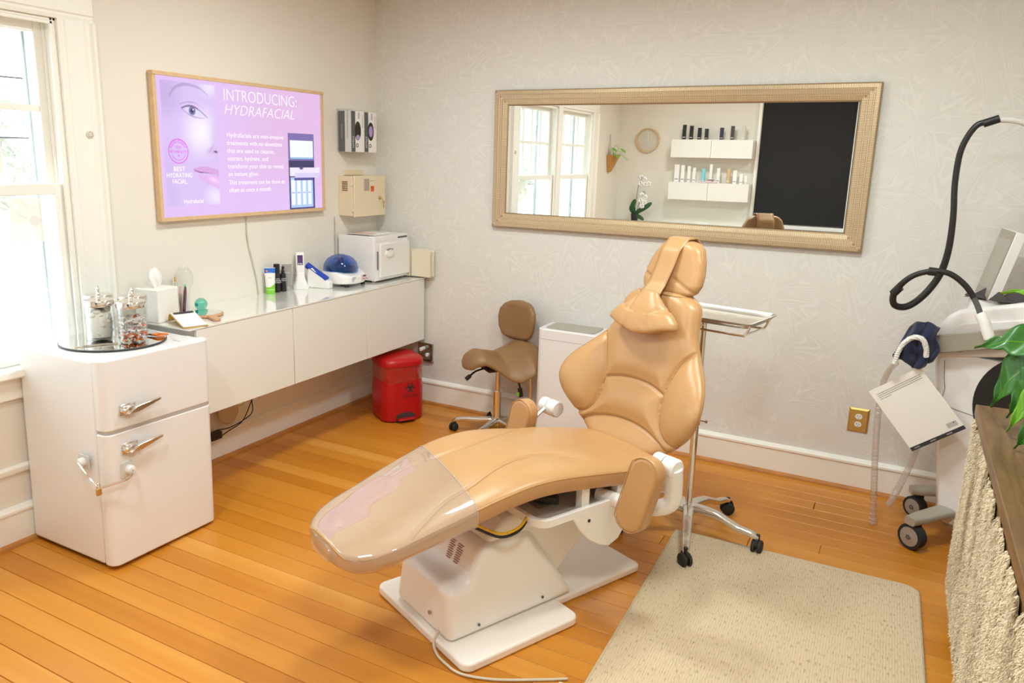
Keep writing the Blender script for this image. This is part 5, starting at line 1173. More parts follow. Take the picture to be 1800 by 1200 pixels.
nt_ = thing('window_notice', 'pale square notice stuck to the lower window pane', 'notice', (-.0345, -2.25, 1.31)); b = bm_new(); box(b, .0, .0012, -.085, .085, -.088, .088); obj('sheet', b, glassy('frosted_notice', (.95, .95, .93), .3, .3, opac=.6, ocol=(.9, .9, .86)), nt_, smooth=False); b = bm_new(); lathe(b, [(.020, .0013), (.020, .0019)], 24, (0, .01, 0), 'x'); obj('round_mark', b, PAPER, nt_, smooth=False)
uc = thing('cord_bundle', 'tangle of black and white cords under the cabinet by the fridge', 'cords', (.05, -1.35, .24))
b = bm_new(); tube(b, [(0, -.11, -.105), (.02, -.05, -.075), (.02, .05, -.05), (.01, .12, .02), (.01, .16, .10), (.01, .17, .19)], .003, 6); tube(b, [(0, -.10, -.055), (.015, -.03, -.06), (.02, .06, -.045), (.015, .13, -.02), (.01, .135, .05), (.0, .13, .19)], .003, 6); obj('black_cord', b, BLACK, uc)
b = bm_new()
def wr(r_, cx, cz, n=26): return [(.012+.004*math.sin(k), cx+r_*math.cos(2*PI*k/n), cz+r_*1.0*math.sin(2*PI*k/n)) for k in range(n+1)]
tube(b, wr(.062, -.03, .02), .0035, 6, n=2); tube(b, wr(.05, .05, .09), .003, 6, n=2); obj('white_cord', b, mat('white_cord', (.6, .5, .38), .5), uc)
b = bm_new(); lathe(b, [(.001, -.002), (.055, .0), (.06, .008), (.055, .014)], 28, (0, -.03, .02), 'x'); obj('cord_reel', b, mat('reel_tan', (.50, .38, .26), .5), uc)
b = bm_new(); box(b, -.02, .02, -.155, -.085, -.10, -.06); obj('power_adapter', b, BLACK, uc, bevel=.004)
# ------------------------------------------------------------------ facial treatment machine by the back wall
mc = thing('facial_machine', 'white hydradermabrasion machine on casters with touchscreen beside the plant', 'machine', (3.33, -.38, 0), math.atan2(-.438, .9))
NB = b
def mp_(x, y, z):   # world -> machine local
    d = Vector((x-3.33, y+.38, z)); a_ = math.atan2(-.438, .9); c, s = math.cos(a_), math.sin(a_); return (d.x*c+d.y*s, -d.x*s+d.y*c, d.z)
b = bm_new()
prof_t = [(.085, .008), (.11, -.010), (.42, -.048), (.60, -.078), (.78, -.108), (.84, -.112)]
R_ = [[b.verts.new(p) for p in ((x+.022, 0, z), (.53, 0, z), (.56, .03, z), (.56, .27, z), (x+.03, .27, z), (x, .24, z), (x, .028, z))] for z, x in prof_t]
for A, B in zip(R_, R_[1:]):
    for k in range(len(A)): b.faces.new((A[k], A[(k+1) % len(A)], B[(k+1) % len(A)], B[k]))
b.faces.new(R_[0][::-1]); b.faces.new(R_[-1]); tw_ = obj('tower', b, MACH, mc, bevel=.006, seg=3)
b = bm_new(); box(b, .03, .55, .01, .26, .068, .086); obj('base_skirt', b, GREYP, mc, bevel=.004)
b = bm_new(); lathe(b, [(.235, -.004), (.235, .0)], 56, (.31, 0, .665), 'y'); obj('side_recess', b, BLACK, mc)
b = bm_new(); tube(b, [(-.058, -.001, .80), (-.040, -.001, .68), (.0, -.001, .60), (.45, -.001, .575)], .0012, 4, n=3); obj('panel_seam', b, DGREY, mc)
# slanted console on top
cp = [(-.112, .80), (-.119, .86), (-.112, .905), (-.098, .955), (-.072, .995), (-.030, 1.026), (.05, 1.052), (.20, 1.095), (.56, 1.195), (.56, .955), (.20, .87)]
b = bm_new(); prism(b, cp, -.012, .28, 'y'); cons = obj('console', b, MACH, mc, bevel=.018, seg=4)
b = bm_new(); prism(b, [(-.055, .905), (-.030, .955), (.0, .975), (.45, 1.09), (.45, 1.035), (.20, .96)], -.020, -.006, 'y'); obj('console_panel', b, MACH, mc, bevel=.005)
b = bm_new(); prism(b, rrect(-.03, .16, .03, .20, .04), 1.02, 1.075); obj('top_dish', b, MACH, mc, bevel=.01, seg=3)
b = bm_new(); prism(b, [(-.142, .813), (-.148, .893), (.245, 1.010), (.245, .935), (.09, .885)], -.060, -.035, 'y'); rl = obj('side_rail', b, mat('rail_grey', (.34, .31, .25), .4), mc, bevel=.004)
b = bm_new(); box(b, -.150, -.128, -.064, -.031, .805, .905); obj('rail_strap', b, BLACK, mc, bevel=.002)
b = bm_new(); box(b, -.180, -.150, -.062, -.03, .81, .915); obj('rail_hook', b, GREYP, mc, bevel=.004)
for xx in (-.02, .18): b = bm_new(); box(b, xx, xx+.03, -.036, .0, .86+xx*.28, .90+xx*.28); obj('rail_bracket', b, GREYP, mc)
# touchscreen
def quad_box(bm_, pts, th):
    n = (Vector(pts[1])-Vector(pts[0])).cross(Vector(pts[3])-Vector(pts[0])).normalized()*th
    A = [bm_.verts.new(Vector(p)) for p in pts]; B = [bm_.verts.new(Vector(p)+n) for p in pts]
    bm_.faces.new(A); bm_.faces.new(B[::-1])
    for k in range(4): bm_.faces.new((A[k], B[k], B[(k+1) % 4], A[(k+1) % 4]))
sb_ = Vector(mp_(3.389, -.40, 1.080)); st_ = Vector(mp_(3.449, -.40, 1.363)); dv = Vector((-.132, .213, 0.0))
scp = [sb_+dv, sb_, st_, st_+dv]
b = bm_new(); quad_box(b, scp, -.040 if True else 0); sc_ = obj('touchscreen', b, MACH, mc, bevel=.004)
nrm = (scp[1]-scp[0]).cross(scp[3]-scp[0]).normalized()
def inset(fr, off):
    c = (scp[0]+scp[2])/2; return [c+(p-c)*fr+nrm*off for p in scp]
sgn = 1
b = bm_new(); quad_box(b, inset(.985, .001), .0015); obj('bezel', b, GREYP, sc_, smooth=False)
b = bm_new(); q = inset(1, .0028); A_ = [q[0]+(q[3]-q[0])*.13+(q[1]-q[0])*.03, q[1]+(q[2]-q[1])*.13-(q[1]-q[0])*.03, q[2]-(q[2]-q[1])*.12-(q[1]-q[0])*.03, q[3]-(q[3]-q[0])*.12+(q[1]-q[0])*.03]; b.faces.new([b.verts.new(v) for v in A_]); obj('display', b, SHELLGREY, sc_, smooth=False)
b = bm_new(); tube(b, [sb_+Vector((.04, .06, .02)), sb_+Vector((.05, .07, -.06))], .022, 14, smooth=False); obj('screen_neck', b, GREYP, mc)
b = bm_new(); prism(b, rrect(.18, .36, .05, .2, .02), 1.20, 1.225); tube(b, [(.27, .12, 1.07), (.27, .12, 1.21)], .012, 10, smooth=False); obj('accessory_shelf', b, GREYP, mc, bevel=.003)
b = bm_new(); tube(b, [(.20, .06, 1.19), (.23, .02, 1.16), (.30, .0, 1.13), (.36, .02, 1.10)], .006, 8); tube(b, [(.22, .10, 1.195), (.26, .04, 1.15), (.34, .03, 1.10)], .006, 8); box(b, .24, .36, .06, .14, 1.076, 1.16); obj('black_cables', b, BLACK, mc, bevel=.004)
b = bm_new(); tube(b, [(-.005, .08, 1.082), (.018, .085, 1.086)], .010, 12, smooth=False); obj('red_cap', b, RED, mc)
# hose arm (white), clip, black looped hose and grip
hose = [(3.290, -.5, 1.783), (3.248, -.5, 1.766), (3.213, -.49, 1.68), (3.209, -.48, 1.552), (3.221, -.48, 1.418), (3.223, -.47, 1.282), (3.206, -.46, 1.176), (3.162, -.46, 1.089), (3.107, -.47, 1.035), (3.058, -.50, 1.041), (3.053, -.52, 1.097), (3.101, -.54, 1.166), (3.169, -.55, 1.198), (3.235, -.55, 1.195), (3.293, -.55, 1.155), (3.330, -.55, 1.108)]
b = bm_new(); tube(b, [mp_(*p) for p in hose], lambda k: .0115+.003*math.sin(min(1, max(0, (k-.25)*2))*PI), 12); ho = obj('black_hose', b, mat('hose_sleeve', (.015, .014, .014), .45, bump=.5, bscale=60), mc)
for i in (12, 10):
    p = Vector(mp_(*hose[i])); q = Vector(mp_(*hose[i+1])); b = bm_new(); tube(b, [p-(q-p)*.12, p+(q-p)*.35], .017, 12, smooth=False); obj('hose_wrap', b, BLACK, ho)
b = bm_new(); tube(b, [mp_(3.330, -.55, 1.108), mp_(3.350, -.555, 1.07), mp_(3.360, -.56, 1.045)], .011, 10); obj('hose_nozzle', b, DGREY, ho)
b = bm_new(); tube(b, [mp_(3.358, -.56, 1.048), mp_(3.375, -.57, 1.02), mp_(3.402, -.585, .955)], lambda k: .020+.002*math.sin(k*3), 12); obj('white_grip', b, PLAST, ho)
b = bm_new(); tube(b, [mp_(3.272, -.5, 1.776), mp_(3.322, -.5, 1.795)], .0155, 12, smooth=False); obj('hose_clip', b, BLACK, ho)
b = bm_new(); tube(b, [mp_(*p) for p in ((3.315, -.5, 1.790), (3.37, -.49, 1.788), (3.43, -.47, 1.765), (3.52, -.42, 1.68), (3.60, -.37, 1.50), (3.64, -.34, 1.25), (3.65, -.33, 1.04))], .011, 12); obj('support_arm', b, mat('arm_grey_white', (.72, .70, .68), .4), mc)
# casters
WH = mat('wheel_grey', (.36, .33, .29), .45)
def bigcaster(wx, wy, fx, fy, r=.058):
    x, y, _ = mp_(wx, wy, 0); f = mp_(fx, fy, 0); d = Vector((.9, -.438)); a_ = math.radians(-12)
    b = bm_new(); lathe(b, [(r*.72, -.021), (r*.97, -.021), (r, -.016), (r, .016), (r*.97, .021), (r*.72, .021)], 36, (0, 0, 0), 'y'); bmesh.ops.rotate(b, verts=b.verts, cent=(0, 0, 0), matrix=Matrix.Rotation(-a_*-1, 3, 'Z')); bmesh.ops.translate(b, verts=b.verts, vec=(x, y, r+.001)); w = obj('caster', b, BLACKR, mc)
    b = bm_new(); lathe(b, [(.012, -.027), (.013, -.0245), (r*.40, -.0245), (r*.42, -.0235), (r*.74, -.0225), (r*.76, -.0205), (r*.76, .0205), (r*.7, .023), (.01, .024)], 36, (0, 0, 0), 'y'); bmesh.ops.rotate(b, verts=b.verts, cent=(0, 0, 0), matrix=Matrix.Rotation(a_, 3, 'Z')); bmesh.ops.translate(b, verts=b.verts, vec=(x, y, r+.001)); obj('wheel_disc', b, WH, w)
    b = bm_new(); lathe(b, [(.011, -.0272), (.0105, -.0282), (.0035, -.0282), (.003, -.027)], 20, (0, 0, 0), 'y', cap=False); bmesh.ops.rotate(b, verts=b.verts, cent=(0, 0, 0), matrix=Matrix.Rotation(a_, 3, 'Z')); bmesh.ops.translate(b, verts=b.verts, vec=(x, y, r+.001)); obj('axle_cap', b, DGREY, w)
    b = bm_new(); P_ = Vector((x, y, 0)); Q = Vector((f[0], f[1], 0)); dd = (Q-P_).normalized(); nn = Vector((-dd.y, dd.x, 0))
    def sec(u, v):
        c = P_-dd*.03+(Q-P_+dd*.03)*u; a = 2*PI*v; hw_ = .034*(.75+.25*min(1, u*3))+.006*u; hh = .018; return tuple(c+nn*hw_*math.copysign(abs(math.cos(a))**.5, math.cos(a))+Vector((0, 0, .142-.012*(1-u)+hh*math.copysign(abs(math.sin(a))**.5, math.sin(a)))))
    V_ = grid(b, sec, 10, 20, close_v=True); b.faces.new(V_[0][::-1]); b.faces.new(V_[-1])
    obj('caster_foot', b, GREYP, mc, ang=60)
    b = bm_new(); lathe(b, [(.012, .075), (.012, .13)], 12, (x+.012, y+.02, 0)); obj('caster_stem', b, BLACK, mc)
bigcaster(3.249, -.548, 3.37, -.40, .056); bigcaster(3.262, -.19, 3.38, -.16, .050)
bigcaster(3.72, -.62, 3.63, -.52); bigcaster(3.83, -.16, 3.70, -.22)
# towel, coil, card, tubes hanging on it
nv = thing('navy_towel', 'navy towel draped over the end of the machine rail', 'towel', (3.165, -.415, .80))
b = bm_new()
def tow(u, v):
    zt = float(np.interp(u, [0, .12, .25, .4, .75, 1], [.015, .08, .135, .165, .165, .145])); zb = float(np.interp(u, [0, .3, .5, .8, 1], [.005, -.01, -.035, -.02, .01]))
    z = zt+(zb-zt)*v; return (-.078+.150*u+.008*math.sin(v*8+u*3), -.012*math.sin(u*17+v*3)-.006*math.sin(v*9)-.028*math.sin(min(1, v*3)*PI/2), z)
grid(b, tow, 40, 26); o = obj('cloth', b, NAVY, nv, ang=80); s_ = o.modifiers.new('s', 'SOLIDIFY'); s_.thickness = .012; s_.offset = 0
gt = thing('grey_cloth', 'dark grey cloth bunched on top of the machine by the screen', 'cloth', mc.matrix_basis @ Vector((.06, .10, 1.079)))
b = bm_new(); R = random.Random(4)
grid(b, lambda u, v: (-.10+.24*u+.01*math.sin(v*9), -.09+.12*v+.02*math.sin(u*8), .004+.030*(math.sin(u*PI)*math.sin(v*PI))**.5*(1+.55*math.sin(u*14+v*6))), 40, 24); o = obj('cloth', b, mat('charcoal_cloth', (.075, .065, .065), .95, bump=.6, bscale=250), gt, ang=80)
gt.rotation_euler = (0, 0, math.radians(-20))
co_ = thing('white_coil_hose', 'short white ribbed hose looped over the navy towel', 'hose', (3.145, -.49, .86))
b = bm_new(); cpts = catmull([(-.056, .0, -.075), (-.044, .0, -.005), (-.012, .0, .043), (.025, 0, .050), (.048, .005, .022), (.058, .015, -.03)], 40)
tube(b, cpts, .0085, 10, smooth=False)
obj('inner_tube', b, PLAST, co_)
b = bm_new(); hel = []
for i in range(len(cpts)):
    t_ = (cpts[min(i+1, len(cpts)-1)]-cpts[max(i-1, 0)]).normalized(); n1 = t_.orthogonal().normalized(); n2 = t_.cross(n1); a = i*1.3
    hel.append(cpts[i]+(n1*math.cos(a)+n2*math.sin(a))*.010)
tube(b, hel, .0024, 5, smooth=False); obj('rib', b, PLAST, co_)
cd = thing('instruction_card', 'large white laminated card hanging at a slant from the machine', 'card', (3.187, -.44, .775))
C1, C2, C3, C4 = (Vector(p)-cd.location for p in ((3.007, -.44, .635), (3.187, -.44, .775), (3.384, -.480, .550), (3.204, -.480, .411)))
def cdp(u, v, off=0): p = C1.lerp(C2, u).lerp(C4.lerp(C3, u), v); return p+Vector((0, -off, 0))
b = bm_new(); A = [b.verts.new(cdp(u, v)) for u, v in ((0, 0), (1, 0), (1, 1), (0, 1))]; B = [b.verts.new(cdp(u, v, -.003)) for u, v in ((0, 0), (1, 0), (1, 1), (0, 1))]; b.faces.new(A); b.faces.new(B[::-1]); [b.faces.new((A[k], B[k], B[(k+1) % 4], A[(k+1) % 4])) for k in range(4)]; obj('card_sheet', b, mat('card_white', (.88, .85, .80), .4), cd, smooth=False)
def cdq(nm, u0, u1, v0, v1, m, off=.0008): b = bm_new(); b.faces.new([b.verts.new(cdp(u, v, off)) for u, v in ((u0, v0), (u1, v0), (u1, v1), (u0, v1))]); return obj(nm, b, m, cd, smooth=False)
cdq('black_band', 0, 1, .945, 1, INK)
for k in range(4): cdq('text_line', .09, [.93, .93, .92, .30][k], .085+.028*k, .090+.028*k, DGREY)
cdq('printed_box', .76, .94, .84, .91, mat('pale_grey_print', (.5, .48, .46), .6)); cdq('printed_mark', .88, .90, .85, .865, INK, .0012)
for k in range(3): cdq('band_text', .07+.3*k, .17+.3*k, .965, .980, mat('band_print%d' % k, (.35, .32, .35), .5), .0012)
b = bm_new(); tube(b, [(-.012, .004, -.008), (-.018, .004, .02), (-.005, .006, .035), (.010, .004, .02), (.006, .002, -.004)], .002, 6); obj('ring', b, CHROME, cd)
TUBE = glassy('clear_corrugated', (.93, .90, .88), 1.3, .12, opac=.24, ocol=(.85, .80, .78))
for k, (pts, lab) in enumerate((([(3.060, -.412, .62), (3.054, -.408, .553), (3.066, -.402, .345), (3.083, -.40, .158), (3.096, -.40, .012)], 'longer clear corrugated tube hanging to the floor beside the machine'), ([(3.235, -.42, .46), (3.22, -.40, .395), (3.205, -.40, .311), (3.174, -.40, .196), (3.150, -.40, .115)], 'shorter clear corrugated tube hanging beside the machine caster'))):
    t = thing('corrugated_tube', lab, 'tube', pts[0], 0, 'clear corrugated tubes on the machine'); P_ = catmull([Vector(p)-Vector(pts[0]) for p in pts], 30)
    b = bm_new(); tube(b, P_, lambda q: .0135+.0014*math.sin(q*(len(P_)-1)*PI*.8), 14, smooth=False); obj('tube_wall', b, TUBE, t)
    if k == 0:
        b = bm_new(); tube(b, [(0, 0, 0), (-.002, -.010, .06), (.015, -.045, .13), (.036, -.075, .172)], .012, 12); obj('tube_upper', b, TUBE, t)
# ------------------------------------------------------------------ sideboard with woven fibre doors
sd = thing('sideboard', 'walnut sideboard with shaggy woven fibre doors at the right edge', 'sideboard', (3.37, -1.75, 0))
ya, yb = -.95, .81   # local y range: far end +
b = bm_new(); box(b, -.012, .46, ya, yb, .738, .780); obj('top', b, SIDEW, sd, bevel=.003)
b = bm_new(); box(b, .018, .45, ya+.012, yb-.012, .12, .737); obj('carcass', b, SIDEW, sd, bevel=.002)
for y_ in (yb-.055, ya+.055, yb-.60, ya+.60): b = bm_new(); box(b, .022, .06, y_-.02, y_+.02, 0, .12); obj('leg', b, SIDEW, sd, bevel=.002)
WICK = mat('raffia_fibre', (.50, .39, .24), .95, bump=1.0, bscale=220, var=.25, vscale=60)
nd = 3; dw = (yb-ya-.02)/nd
for k in range(nd):
    y0_ = ya+.01+dw*k+.003; y1_ = y0_+dw-.006
    b = bm_new(); box(b, -.004, .017, y0_, y1_, .10, .735); d_ = obj('door', b, SIDEW, sd, bevel=.002)
    R = random.Random(20+k)
    pk = [(y0_+(y1_-y0_)*i/60, .733-.085*math.exp(-((i-(14, 33, 47)[k])/2.2)**2)-.045*math.exp(-((i-(40, 10, 20)[k])/1.5)**2)+R.uniform(-.012, 0)) for i in range(61)]
    def topf(y): return min(.733, float(np.interp(y, [p[0] for p in pk], [p[1] for p in pk]))+.004*math.sin(y*90))
    def fib(u, v):
        y = y0_+.004+(y1_-y0_-.008)*u; z1_ = topf(y) if k != 2 else topf(y)+.05; z1_ = min(z1_, .733); z = .085+.01*math.sin(y*40)+(z1_-.085-.01*math.sin(y*40))*v
        n_ = noise.noise(Vector((y*11, z*5, k)))+.5*noise.noise(Vector((y*25, z*5, k)))
        return (-.009-.0025*(n_+.5)*min(1, (1-v)*12+.15)*min(1, v*12+.15), y, z)
    b = bm_new(); grid(b, fib, 70, 90); obj('fibre_panel', b, WICK, d_)
    vs, fs = [], []
    for i in range(30000):
        u, v = R.random(), R.random(); p = Vector(fib(u, v)); ang_ = 1.1*noise.noise(Vector((p.y*7, p.z*4, 3+k)))+R.gauss(0, .35); L_ = R.uniform(.008, .022); dx = Vector((-R.uniform(.0, .8)*L_*.6, math.sin(ang_)*L_, -math.cos(ang_)*L_)); w_ = Vector((0, math.cos(ang_), math.sin(ang_)))*R.uniform(.0008, .0015)
        if p.z+dx.z < .07: continue
        q = len(vs); m_ = p+dx*.55+Vector((-.004*R.random(), 0, 0)); vs += [p-w_, p+w_, m_+w_, m_-w_, p+dx+w_*.3, p+dx-w_*.3]; fs += [(q, q+1, q+2, q+3), (q+3, q+2, q+4, q+5)]
    o = obj('fibre_strands', (vs, [], fs), mat('raffia_strand%d' % k, (.76, .65, .46), .85, var=.22, vscale=45), d_, smooth=False); o['kind'] = 'stuff'
# ------------------------------------------------------------------ potted plant on the sideboard
pp = thing('potted_plant', 'large-leaved green plant in a pot on the sideboard', 'plant', (3.60, -1.32, .781))
b = bm_new(); lathe(b, [(.075, 0), (.082, .004), (.10, .15), (.105, .165), (.098, .165), (.093, .14)], 32); obj('pot', b, mat('pot_glaze', (.65, .60, .52), .35), pp)
b = bm_new(); lathe(b, [(.092, .135), (.05, .142), (.001, .145)], 24); obj('soil', b, mat('soil', (.05, .03, .02), .95), pp)
def leaf(base, tip, w, m, up=(0, 0, 1), cup=.25, split=0, sag=.03, stem=True):
    B, T = Vector(base)-pp.location, Vector(tip)-pp.location; ax = (T-B); L_ = ax.length; ax.normalize(); side = ax.cross(Vector(up)).normalized(); nr = side.cross(ax).normalized()
    def f(u, v):
        k = 2*v-1; ww = w*(math.sin(min(1, (u*1.08+.03))**.62*PI))**.8*(1-.15*u); 
        if split: ww *= 1-.35*max(0, math.sin(u*PI*split*2))**4*abs(k)
        return tuple(B+ax*(L_*u)+side*(k*ww)+nr*(abs(k)*ww*cup-sag*4*(u-.5)**2+sag+.006*math.sin(u*14+k*3)))
    b = bm_new(); grid(b, f, 22, 11); o = obj('leaf', b, m, pp, ang=80); s_ = o.modifiers.new('s', 'SOLIDIFY'); s_.thickness = .0012
    b = bm_new(); tube(b, [f(u/10, .5) for u in range(11)], lambda k: .0022*(1-.7*k), 5, n=2); obj('midrib', b, LEAFL, o)
    if stem: b = bm_new(); tube(b, [(0, 0, .14), Vector((0, 0, .14)).lerp(B, .5)+Vector((0, 0, .07)), B], .004, 6); obj('stem', b, LEAFL, pp)
leaf((3.50, -1.22, 1.085), (3.302, -1.20, 1.035), .062, LEAF, (-.3, -.75, .6), .10, 2, .02)
leaf((3.475, -1.24, 1.06), (3.375, -1.20, .845), .062, LEAF, (-.7, -.75, .3), .15, 0, .015)
leaf((3.52, -1.28, 1.03), (3.415, -1.25, .83), .065, LEAF, (-.5, -.85, .2), .12, 3, .02)
leaf((3.50, -1.30, .98), (3.415, -1.30, .80), .035, LEAFL, (-.5, -.85, .2), .2, 0, .01)
leaf((3.53, -1.45, .95), (3.425, -1.42, .785), .055, LEAF, (-.5, -.85, .2), .12, 0, .02)
leaf((3.50, -1.15, 1.215), (3.355, -1.14, 1.212), .020, LEAFL, (-.2, -.6, .8), .2, 0, .015)
leaf((3.60, -1.30, 1.22), (3.62, -1.10, 1.38), .07, LEAF, (-.5, -.5, .6), .2, 2); leaf((3.68, -1.35, 1.10), (3.85, -1.30, 1.15), .075, LEAF, (0, -.3, 1), .2, 2); leaf((3.62, -1.45, 1.05), (3.60, -1.66, 1.02), .07, LEAF, (0, 0, 1), .2, 2); leaf((3.66, -1.20, 1.05), (3.74, -1.02, 1.0), .07, LEAF, (0, 0, 1), .2, 2)
# ------------------------------------------------------------------ the front wall seen in the mirror
ck = thing('wall_clock', 'round pale-wood framed clock on the front wall, seen in the mirror', 'clock', (.34, YD, 1.847))
b = bm_new(); lathe(b, [(.118, 0), (.137, 0), (.137, .035), (.126, .035), (.122, .012)], 48, (0, 0, 0), 'y', cap=False); obj('wooden_rim', b, OAKF, ck); b = bm_new(); lathe(b, [(.122, .004), (.122, .010)], 48, (0, 0, 0), 'y'); obj('face', b, mat('clock_face', (.62, .58, .50), .3), ck); b = bm_new(); box(b, -.002, .002, .011, .013, -.02, .09); box(b, -.05, .01, .011, .013, -.002, .002); obj('hands', b, PAPER, ck, smooth=False)
for k, (z0_, z1_, lab) in enumerate(((1.660, 1.855, 'upper white wall shelf box holding dark bottles, seen in mirror'), (1.200, 1.392, 'lower white wall shelf box holding white bottles, seen in mirror'))):
    s_ = thing('wall_shelf', lab, 'shelf', (1.11, YD, z0_), 0, 'white shelf boxes on the front wall'); hh = z1_-z0_
    b = bm_new(); box(b, -.437, .437, .0, .200, 0, hh); obj('shelf_box', b, WHITE, s_, bevel=.001)
    for q in (0, 1): b = bm_new(); box(b, -.437+.4375*q+.001, -.437+.4375*(q+1)-.002, .201, .216, .001, hh-.002); obj('door', b, LACQ, s_, bevel=.001)
def dbottle(lab, x, z, h, r, m, grp, band=True, sq=False):
    t = thing('skincare_bottle', lab, 'bottle', (x, YD+.11, z), 0, grp)
    b = bm_new()
    if sq: box(b, -r, r, -r*.7, r*.7, .0005, h)
    else: lathe(b, [(r, .0005), (r, h*.96), (r*.9, h)], 16)
    obj('body', b, m, t, bevel=.001)
    if band: b = bm_new(); box(b, -r*.8, r*.8, r*(.72 if sq else 1.0), r*(.74 if sq else 1.03), h*.14, h*.18); obj('label_band', b, PAPER if m != PAPER else DGREY, t, smooth=False)
    return t
GU = 'dark bottles on the upper front-wall shelf'; GL = 'white bottles on the lower front-wall shelf'
names = ['tallest black bottle at the left end of the upper mirrored shelf', 'second black bottle from left on the upper mirrored shelf', 'third black bottle from left on the upper mirrored shelf', 'fourth and shortest black bottle on the upper mirrored shelf', 'navy bottle in the middle of the upper mirrored shelf', 'charcoal bottle on the right of the upper mirrored shelf', 'clear pale bottle at the right end of the upper mirrored shelf']
NV = mat('navy_bottle', (.03, .03, .08), .3); CHB = mat('charcoal_bottle', (.06, .05, .05), .3); PB = mat('pale_clear', (.60, .57, .52), .2)
for (x, h, m), lab in zip(((.781, .160, BLACK), (.860, .150, BLACK), (.950, .128, BLACK), (1.027, .118, BLACK), (1.19, .130, NV), (1.304, .148, CHB), (1.418, .148, PB)), names): dbottle(lab, x, 1.855, h, .019, m, GU, sq=True)
CYB = mat('cyan_bottle', (.20, .62, .72), .3); AMB = mat('amber_bottle', (.62, .44, .25), .3)
order = ['first', 'second', 'third', 'fourth', 'cyan', 'tall clear-topped', 'fifth white', 'amber', 'sixth white', 'seventh white', 'smallest white']
for (x, h, m, r), nm_ in zip(((.733, .190, PAPER, .026), (.799, .184, PAPER, .020), (.869, .176, PAPER, .017), (.928, .160, PAPER, .016), (1.030, .153, CYB, .020), (1.111, .20, PAPER, .015), (1.193, .163, PAPER, .017), (1.302, .157, AMB, .022), (1.371, .144, PAPER, .019), (1.439, .11, PAPER, .016), (1.488, .09, PAPER, .013)), order):
    dbottle(nm_+' bottle along the lower mirrored shelf', x, 1.392, h, r, m, GL, sq=(m == PAPER))
ed = thing('folded_cloth', 'pink folded cloths with a dark band on the lower mirrored shelf', 'cloth', (1.09, YD+.175, 1.3925)); b = bm_new(); box(b, -.09, .11, -.03, .035, 0, .012); box(b, -.02, .06, -.03, .03, .013, .026); obj('cloth', b, mat('pink_cloth', (.78, .62, .66), .8), ed, bevel=.005); b = bm_new(); box(b, -.0, .07, -.028, .028, .027, .033); obj('dark_case', b, mat('maroon', (.08, .01, .03), .4), ed, bevel=.002)
dk = thing('side_counter', 'white glass-topped counter along the front wall, seen in the mirror', 'counter', (.80, YD, 0)); b = bm_new(); box(b, -.79, .76, .022, .44, .10, .918); obj('cabinet_body', b, LACQ, dk, bevel=.002); b = bm_new(); box(b, -.795, .765, .001, .46, .919, .930); obj('glass_top', b, bpy.data.materials['milk_glass'], dk, bevel=.001)
for k in range(3): b = bm_new(); box(b, -.785+.515*k, -.785+.515*k+.508, .441, .458, .10, .915); obj('door', b, LACQ, dk, bevel=.002)
b = bm_new(); box(b, -.76, .74, .04, .40, 0, .10); obj('plinth', b, DGREY, dk)
wt = thing('dark_side_table', 'dark topped table below the black blind, seen in the mirror', 'table', (2.08, YD, 0)); b = bm_new(); box(b, -.45, .45, .065, .40, .88, .905); obj('table_top', b, DGREY, wt, bevel=.003)
for sx_ in (-.42, .42):
    for yy in (.09, .37): b = bm_new(); box(b, sx_-.02, sx_+.02, yy-.02, yy+.02, 0, .88); obj('leg', b, DGREY, wt, bevel=.002)
wbx = thing('white_case', 'small white case lying on the mirrored counter', 'case', (1.08, YD+.16, .9305)); b = bm_new(); prism(b, rrect(-.06, .06, -.035, .035, .01), 0, .025); obj('case_body', b, PAPER, wbx, bevel=.004); b = bm_new(); box(b, -.058, .058, .0352, .0358, .012, .0135); obj('seam', b, DGREY, wbx)
# orchid
oc2 = thing('orchid', 'white orchid in a dark pot on the mirrored counter', 'orchid', (.30, YD+.20, .9305))
b = bm_new(); lathe(b, [(.032, 0), (.036, .003), (.045, .085), (.042, .085), (.038, .02)], 24); obj('pot', b, mat('plum_pot', (.035, .012, .03), .35), oc2)
def gleaf(par, pts, w, m, off=(0, 0, 0)):
    P_ = catmull(pts, 6); b = bm_new(); n = len(P_)
    def f(u, v): i = min(n-1, round(u*(n-1))); t_ = (P_[min(i+1, n-1)]-P_[max(i-1, 0)]).normalized(); s_ = t_.cross(Vector((0, 1, 0.2))).normalized(); return tuple(P_[i]+s_*(w*(2*v-1)*math.sin((u*.92+.06)*PI)**.6))
    grid(b, f, n, 5); o = obj('leaf', b, m, par, ang=80); sl = o.modifiers.new('s', 'SOLIDIFY'); sl.thickness = .004
gleaf(oc2, [(0, 0, .08), (-.03, .01, .16), (.0, .02, .25)], .030, LEAFD); gleaf(oc2, [(0, 0, .08), (.07, .02, .13), (.15, .03, .18), (.20, .03, .22)], .030, LEAFD); gleaf(oc2, [(0, .02, .08), (.08, .05, .05), (.13, .06, .02)], .022, LEAFD); gleaf(oc2, [(0, 0, .08), (-.05, -.02, .14), (-.03, -.03, .22)], .026, LEAFD)
b = bm_new(); tube(b, [(0, 0, .08), (.01, .0, .25), (.03, .01, .42), (.08, .02, .50), (.12, .02, .47)], .003, 6); tube(b, [(.01, 0, .08), (.05, 0, .22), (.09, .01, .34), (.12, .02, .30)], .003, 6); obj('flower_stem', b, LEAFD, oc2)
PET = mat('orchid_petal', (.88, .86, .86), .6)
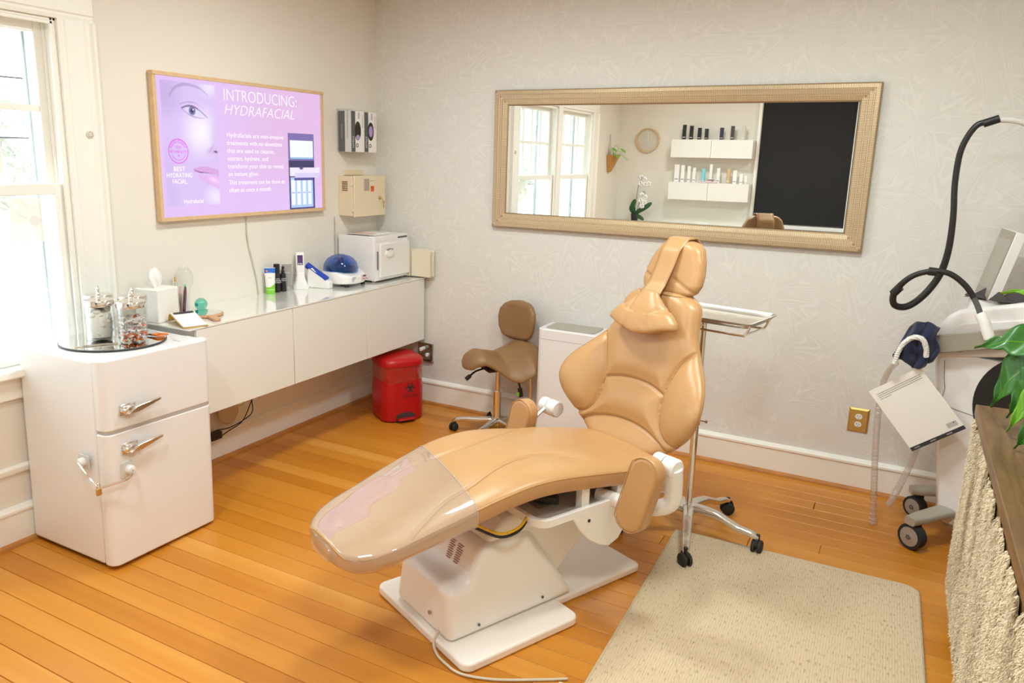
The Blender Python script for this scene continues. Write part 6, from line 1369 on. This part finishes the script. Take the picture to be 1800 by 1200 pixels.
for k, (x, z) in enumerate(((.06, .50), (.10, .48), (.055, .43), (.11, .42), (.15, .43), (.08, .30), (.12, .28), (.07, .24), (.115, .22), (.09, .18))):
    b = bm_new()
    for j in range(5):
        a = j*2*PI/5+.3+k; c = Vector((x+.018*math.cos(a), .035, z+.018*math.sin(a)))
        q = [c+Vector((.016*math.cos(a+t_)*(1.15 if i % 2 == 0 else 1), .003*math.cos(2*t_), .016*math.sin(a+t_))) for i, t_ in enumerate(np.linspace(0, 2*PI, 9)[:-1])]; b.faces.new([b.verts.new(p) for p in q])
    o = obj('blossom', b, PET, oc2); sl = o.modifiers.new('s', 'SOLIDIFY'); sl.thickness = .002
# hanging planter
hp = thing('hanging_planter', 'wooden wedge planter with trailing leaves on the left wall, in mirror', 'planter', (0, -4.42, 1.48))
b = bm_new()
A = [b.verts.new(p) for p in ((.005, -.075, .19), (.005, .075, .19), (.12, .06, .19), (.12, -.06, .19))]; B = [b.verts.new(p) for p in ((.005, -.035, 0), (.005, .035, 0), (.03, .03, 0), (.03, -.03, 0))]
b.faces.new(B); [b.faces.new((A[k], A[(k+1) % 4], B[(k+1) % 4], B[k])) for k in range(4)]; o = obj('wood_wedge', b, mat('orange_wood', (.52, .25, .06), .5), hp, smooth=False); sl = o.modifiers.new('s', 'SOLIDIFY'); sl.thickness = .006
b = bm_new(); tube(b, [(.01, 0, .42), (.01, -.05, .19)], .0015, 5, smooth=False); tube(b, [(.01, 0, .42), (.01, .05, .19)], .0015, 5, smooth=False); obj('hanging_wire', b, DGREY, hp)
for k, (dx, dy, dz) in enumerate(((.05, .02, .27), (.12, -.06, .23), (.16, .03, .26), (.10, .07, .20), (.15, -.08, .17), (.06, -.03, .30), (.17, .0, .19))):
    b = bm_new(); a_ = Vector((.05, 0, .17)); c_ = Vector((dx, dy, dz)); tube(b, [a_, (a_+c_)/2+Vector((0, 0, .03)), c_], .002, 5); obj('stem', b, LEAFL, hp)
    b = bm_new(); d_ = Vector((.6, .3*(1 if dy > 0 else -1), -.5)).normalized(); s2 = d_.cross(Vector((0, 0, 1))).normalized()
    grid(b, lambda u, v: tuple(c_+d_*(.075*u)+s2*(.030*(2*v-1)*math.sin((u*.9+.08)*PI)**.7)), 8, 5); obj('leaf', b, LEAFL, hp)
# shallow alcove edge beside the blind
b = bm_new(); box(b, 1.555, 1.585, YD, YD+.03, .95, HC); struct('trim_10', b, TRIM, bevel=.003)
b = bm_new(); box(b, 2.535, 2.58, YD, YD+.05, .0, HC); struct('trim_11', b, TRIM, bevel=.003)
